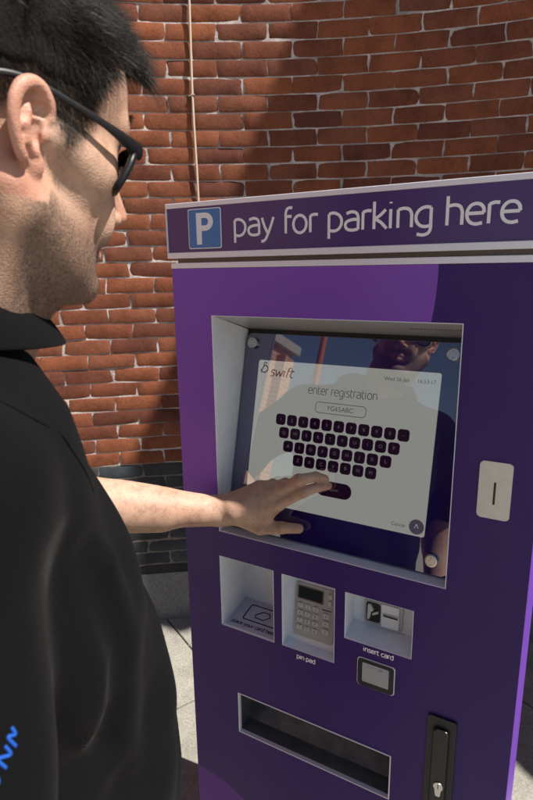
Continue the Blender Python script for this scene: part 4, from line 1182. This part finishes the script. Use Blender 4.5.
# fingernails
M_nail = mat('fingernail', (0.56, 0.34, 0.27), 0.3, spec=0.6)
def nail(tip, prev, up, w_, l_, par):
    tip = Vector(tip); d = (tip-Vector(prev)).normalized(); up = Vector(up); up = (up-d*up.dot(d)).normalized(); s_ = d.cross(up)
    verts = []; faces = []; nu, nv = 6, 5
    for j in range(nv+1):
        for i in range(nu+1):
            a = (i/nu-.5)*2; v = j/nv
            ww = w_*(1-.35*v**4); r_ = w_*1.05
            verts.append(tip + d*(-l_*.55+l_*v) + s_*math.sin(a*.95)*ww + up*(math.cos(a*.95)*r_ - .0006 - .0014*v*v))
    for j in range(nv):
        for i in range(nu): faces.append((j*(nu+1)+i, j*(nu+1)+i+1, (j+1)*(nu+1)+i+1, (j+1)*(nu+1)+i))
    mobj('fingernail', verts, faces, M_nail, par, smooth=True)
nail(J['i'][3], J['i'][2], (-.1, -.6, .8), .0062, .0115, person)
nail(J['m'][3], J['m'][2], (-.1, -.6, .8), .0063, .0115, person)
nail(TH[3], TH[2], (.1, -.85, -.25), .0078, .0135, person)

# ------- sunglasses
GZ = -.0095
M_frame = mat('black_frame', (0.008, 0.008, 0.010), 0.42, spec=0.4)
M_lens = mat('dark_lens', (0.008, 0.008, 0.02), 0.04, spec=0.9, coat=1.0, coat_r=0.0)
gl = tube('sunglasses', [toW((p[0], p[1]-.003, p[2]+GZ)) for p in ((.0760, -.060, .018), (.0790, -.035, .034), (.0800, -.010, .0390), (.0800, .020, .0350), (.0775, .050, .0295), (.0720, .072, .0250), (.0600, .0915, .0235))], [.0022, .0025, .0023, .0024, .0031, .0052, .0076], M_frame, person, seg=12, flat=.55)
tube('temple', [toW((p[0], p[1]-.003, p[2]+GZ)) for p in ((-.0760, -.060, .018), (-.0790, -.035, .034), (-.0800, -.010, .0390), (-.0800, .020, .0350), (-.0775, .050, .0295), (-.0720, .072, .0250), (-.0600, .0915, .0235))], [.0022, .0025, .0023, .0024, .0031, .0052, .0076], M_frame, gl, seg=12, flat=.55)
tube('bridge', [toW((p[0], p[1]-.003, p[2]+GZ)) for p in ((.0110, .1085, .0220), (0, .1120, .0235), (-.0110, .1085, .0220))], .0028, M_frame, gl)
def lens(s):
    verts = []; faces = []; nu, nv = 14, 10
    def pt(u, v):
        x = .0372+ .0325*u*math.sqrt(max(0, 1-.18*v*v)); z = .0080 + .0190*v*math.sqrt(max(0, 1-.12*u*u)) - .003*u
        y = .1075 - 5.3*x*x - .0035*v*v + .0075*(v-1)
        return (s*x, y, z+GZ)
    rim_ = []
    for j in range(nv+1):
        for i in range(nu+1):
            u, v = i/nu*2-1, j/nv*2-1
            q_ = 1/max(1e-6, (abs(u)**4+abs(v)**4)**.25) if (u or v) else 1
            k = max(abs(u), abs(v))*q_ if (u or v) else 1
            verts.append(toW(pt(u*k, v*k)))
    for j in range(nv):
        for i in range(nu): faces.append((j*(nu+1)+i, j*(nu+1)+i+1, (j+1)*(nu+1)+i+1, (j+1)*(nu+1)+i))
    o = mobj('lens', verts, faces, M_lens, gl, smooth=True)
    sm = o.modifiers.new('thickness', 'SOLIDIFY'); sm.thickness = 0.002
    r_ = []
    for k in range(33):
        a = 2*math.pi*k/32; u, v = math.cos(a), math.sin(a); q_ = 1/(abs(u)**4+abs(v)**4)**.25
        r_.append(toW(pt(u*q_, v*q_)))
    tube('lens_rim', r_, .0032, M_frame, gl, seg=8)
lens(1); lens(-1)

# ------- polo shirt
M_shirt = mat('black_pique_cotton', (0.0045, 0.0045, 0.0050), 0.95, spec=0.08)
b_ = B(M_shirt); b_.inputs['Sheen Weight'].default_value = 0.05; b_.inputs['Sheen Roughness'].default_value = 0.4
b_.inputs['Sheen Tint'].default_value = (0.5, 0.5, 0.5, 1)
vw = N(M_shirt, 'ShaderNodeTexVoronoi'); vw.inputs['Scale'].default_value = 700
ts_ = N(M_shirt, 'ShaderNodeTexCoord'); L(M_shirt, ts_.outputs['Object'], vw.inputs['Vector'])
wr = noise(M_shirt, 9, 4, .5); wr.inputs['Distortion'].default_value = 1.2
bump(M_shirt, math_(M_shirt, 'ADD', vw.outputs['Distance'], math_(M_shirt, 'MULTIPLY', wr.outputs['Fac'], 2.2)), 0.30, 0.0016)
def crease(P, pts, w_, depth):
    d = None
    for a, b in zip(pts, pts[1:]):
        e = s_cap(P, a, b, 0, 0); d = e if d is None else np.minimum(d, e)
    return depth*np.exp(-(d/w_)**2)
SE_R = SHR+(ELR-SHR)*.78; SE_L = SHL+(ELL-SHL)*.80
ARMP = bw(.165, .045, 1.36)
def f_shirt(P):
    d = torso(P, .004)
    # yoke: shoulders to neck
    d = smin(d, s_cap(P, bw(.03, -.02, 1.535), SHR+np.array((0, 0, -.004)), .060, .062), .035)
    d = smin(d, s_cap(P, bw(-.03, -.02, 1.535), SHL+np.array((0, 0, -.004)), .060, .062), .035)
    slv = s_cap(P, SHR, SE_R, .066, .061)
    d = smin(d, slv, .022)
    d = smin(d, s_cap(P, SHL, SE_L, .064, .060), .022)
    # folds
    z = P[:, 2]; q = P-BC.astype(F4); r = q@BR.astype(F4); f = q@BF.astype(F4)
    fo = 0.0035*np.sin(z*30+r*22+2.5*np.sin(f*20)) + .0016*np.sin(r*48-f*30+z*10) + .0012*np.sin(f*95+z*25+2*np.sin(z*21))
    fo *= np.clip((1.50-z)/.12, .15, 1)
    # drape lines falling from the right chest
    for k in range(5):
        a = bw(.150-.018*k, .085+.012*k, 1.34-.02*k); b = bw(.150-.030*k, .115+.004*k, .93)
        fo += crease(P, [a, (a+b)/2+BF*.006, b], .018, .0013 if k % 2 else -.0018)
    # armpit creases: deep diagonal fold between sleeve and chest
    fo += crease(P, [bw(.188, .060, 1.42), bw(.176, .075, 1.33), bw(.165, .060, 1.24)], .014, -.009)
    fo += crease(P, [bw(.165, .080, 1.40), bw(.150, .092, 1.31), bw(.150, .085, 1.20)], .013, .006)
    fo += crease(P, [bw(.10, .110, 1.26), bw(.15, .080, 1.20), bw(.185, .02, 1.15)], .020, -.004)
    fo += crease(P, [bw(.13, .10, 1.31), bw(.165, .06, 1.255), bw(.19, .0, 1.24)], .018, -.004)
    fo += crease(P, [bw(.228, .030, 1.44), bw(.205, .05, 1.36), bw(.20, .045, 1.28)], .010, -.005)
    d = d - fo.astype(F4)
    # open hem, neck and sleeve ends
    d = smax(d, (.905-z).astype(F4), .004)
    d = smax(d, -s_cap(P, NB+np.array((0, 0, -.01)), toW((0, -.02, -.02)), .0725, .074), .008)
    d = smax(d, -s_cap(P, SE_R, SE_R+(ELR-SHR)*.35, .0555, .058), .003)
    cutR = (P-SE_R.astype(F4))@((ELR-SHR)/np.linalg.norm(ELR-SHR)).astype(F4)
    nearR = s_cap(P, SE_R, ELR, .10, .10)
    d = np.where(nearR < 0, smax(d, np.where(np.abs(r) > .205, cutR, -1).astype(F4), .003), d)
    d = smax(d, -s_cap(P, SE_L, SE_L+(ELL-SHL)*.4, .050, .056), .004)
    return d.astype(F4)
sV, sF = surface(f_shirt, (-.25, -.80, .89), (.46, -.20, 1.62), 0.0036)
shirt = npmesh('polo_shirt', sV, sF, M_shirt, person)

# collar: stand and fall, swept round the neck, open at the throat
def collar():
    verts = []; faces = []; nA = 64; nP = 12
    nc_ = np.array(BC-BF*.006)
    for i in range(nA+1):
        s = i/nA*2-1                     # -1 left tip .. 1 right tip, 0 at the nape
        ang = s*R(158)
        front = abs(s)
        dirv = -BF*math.cos(ang) + BR*math.sin(ang)
        rn = .0745+.006*front
        ztop = 1.626-.030*front**1.5; zbase = 1.540-.020*front
        fall = .040-.006*front**5        # length of the outer leaf
        out = .026+.004*front
        prof = [(rn, zbase)] + [(rn+.001*k, zbase+(ztop-zbase)*k/3) for k in (1, 2)] + [(rn+.002, ztop-.003), (rn+.006, ztop), (rn+.010, ztop-.003)]
        for k in range(1, nP-4): 
            u = k/(nP-5); prof.append((rn+.011+out*u**.6, ztop-.004-fall*u))
        # the slope of the shoulder pushes the leaf outwards
        for (r_, z_) in prof:
            wob = .0015*math.sin(ang*7+z_*60)
            verts.append(nc_ + dirv*(r_+wob*(z_ < ztop-.01)) + np.array((0, 0, z_)))
    m = len(prof)
    for i in range(nA):
        for j in range(m-1): faces.append((i*m+j, (i+1)*m+j, (i+1)*m+j+1, i*m+j+1))
    o = mobj('collar', verts, faces, M_shirt, shirt, smooth=True)
    sm = o.modifiers.new('thickness', 'SOLIDIFY'); sm.thickness = 0.0026; sm.offset = 0
    ss = o.modifiers.new('smooth', 'SUBSURF'); ss.levels = 1; ss.render_levels = 1
collar()
# sleeve embroidery: small bright blue letters
M_thread = mat('blue_thread', (0.012, 0.085, 0.42), 0.6, spec=0.3)

# stitched seams: armhole ring and sleeve hem
def seam(name, c, axis, rad, f, mt, par, n=72):
    axis = np.array(axis, float); axis /= np.linalg.norm(axis)
    a = np.cross(axis, (0, 0, 1.0)); a /= np.linalg.norm(a); b = np.cross(axis, a)
    dirs = np.array([a*math.cos(t)+b*math.sin(t) for t in np.linspace(0, 2*math.pi, n)])
    rr = np.full(n, .03)
    for _ in range(30):
        P = np.array(c)+dirs*rr[:, None]; rr = rr - f(P.astype(F4))*.7
    ok = rr < rad
    P = np.array(c)+dirs*(np.minimum(rr, rad)+.0002)[:, None]
    runs = []; cur = []
    for p, o in zip(P, ok):
        if o: cur.append(tuple(p))
        elif len(cur) > 3: runs.append(cur); cur = []
        else: cur = []
    if len(cur) > 3: runs.append(cur)
    for q in runs: tube(name, q[::2] if len(q) > 8 else q, .0009, mt, par, seg=6)
adir = (ELR-SHR)/np.linalg.norm(ELR-SHR)
seam('sleeve_hem_stitch', SE_R-adir*.022, adir, .085, f_shirt, M_shirt, shirt)
seam('armhole_seam', SHR-BR*.022+np.array((0, 0, -.020)), BR*.9+np.array((0, 0, -.25)), .12, f_shirt, M_shirt, shirt)
eU = Vector((0, .73, .68)); eN = Vector((.985, -.03, .17)).normalized(); eU = (eU-eN*eU.dot(eN)).normalized(); eV = eN.cross(eU)
eO = Vector((.3842, -.6350, 1.3782))
for k, stroke in enumerate((((-.034, -.003), (-.030, .003), (-.026, -.003), (-.022, .003)), ((-.019, .003), (-.016, -.003), (-.012, .002)), ((-.009, -.003), (-.006, .004), (-.003, -.002), (.000, .0035)), ((.001, -.003), (.004, .004), (.006, .0005), (.0085, .0045)))):
    q = catmull([Vector((a, b, 0)) for a, b in stroke], 5)
    tube('embroidery', [eO+eU*p.x+eV*p.y+eN*(-.0002-1.5*p.x*p.x*2) for p in q], .0010, M_thread, shirt, seg=6)

# trousers, shoes
M_tr = mat('dark_trouser_cloth', (0.018, 0.020, 0.026), 0.9, spec=0.2)
def f_tr(P):
    d = smax(torso(P, -.004), P[:, 2]-.99, .01)
    d = smax(d, .80-P[:, 2], .03)
    for s in (-1, 1):
        hp_ = bw(.085*s, -.01, .86); kn = bw(.095*s, .015, .47); an = bw(.10*s, -.015, .075)
        l_ = smin(s_cap(P, hp_, kn, .098, .068), s_cap(P, kn, an, .068, .060), .02)
        d = smin(d, l_, .03 if s < 0 else .02)
    d = d-(.003*np.sin(P[:, 2]*38+P[:, 0]*30)).astype(F4)
    return smax(d, .035-P[:, 2], .004).astype(F4)
tV, tF = surface(f_tr, (-.15, -.80, .02), (.42, -.25, 1.01), 0.007)
npmesh('trousers', tV, tF, M_tr, person)
M_shoe = mat('black_leather', (0.015, 0.014, 0.013), 0.35)
for s in (-1, 1):
    def f_sh(P, s=s):
        a = bw(.10*s, -.045, .045); t_ = bw(.115*s, .155, .032)
        d = smin(s_cap(P, a, t_, .040, .034), s_cap(P, a, bw(.10*s, -.02, .10), .038, .042), .02)
        return smax(d, -P[:, 2]+.001, .004).astype(F4)
    v0 = bw(.10*s, .05, .05)
    gV, gF = surface(f_sh, v0-np.array((.2, .2, .06)), v0+np.array((.2, .2, .11)), 0.005)
    npmesh('shoe', gV, gF, M_shoe, person)
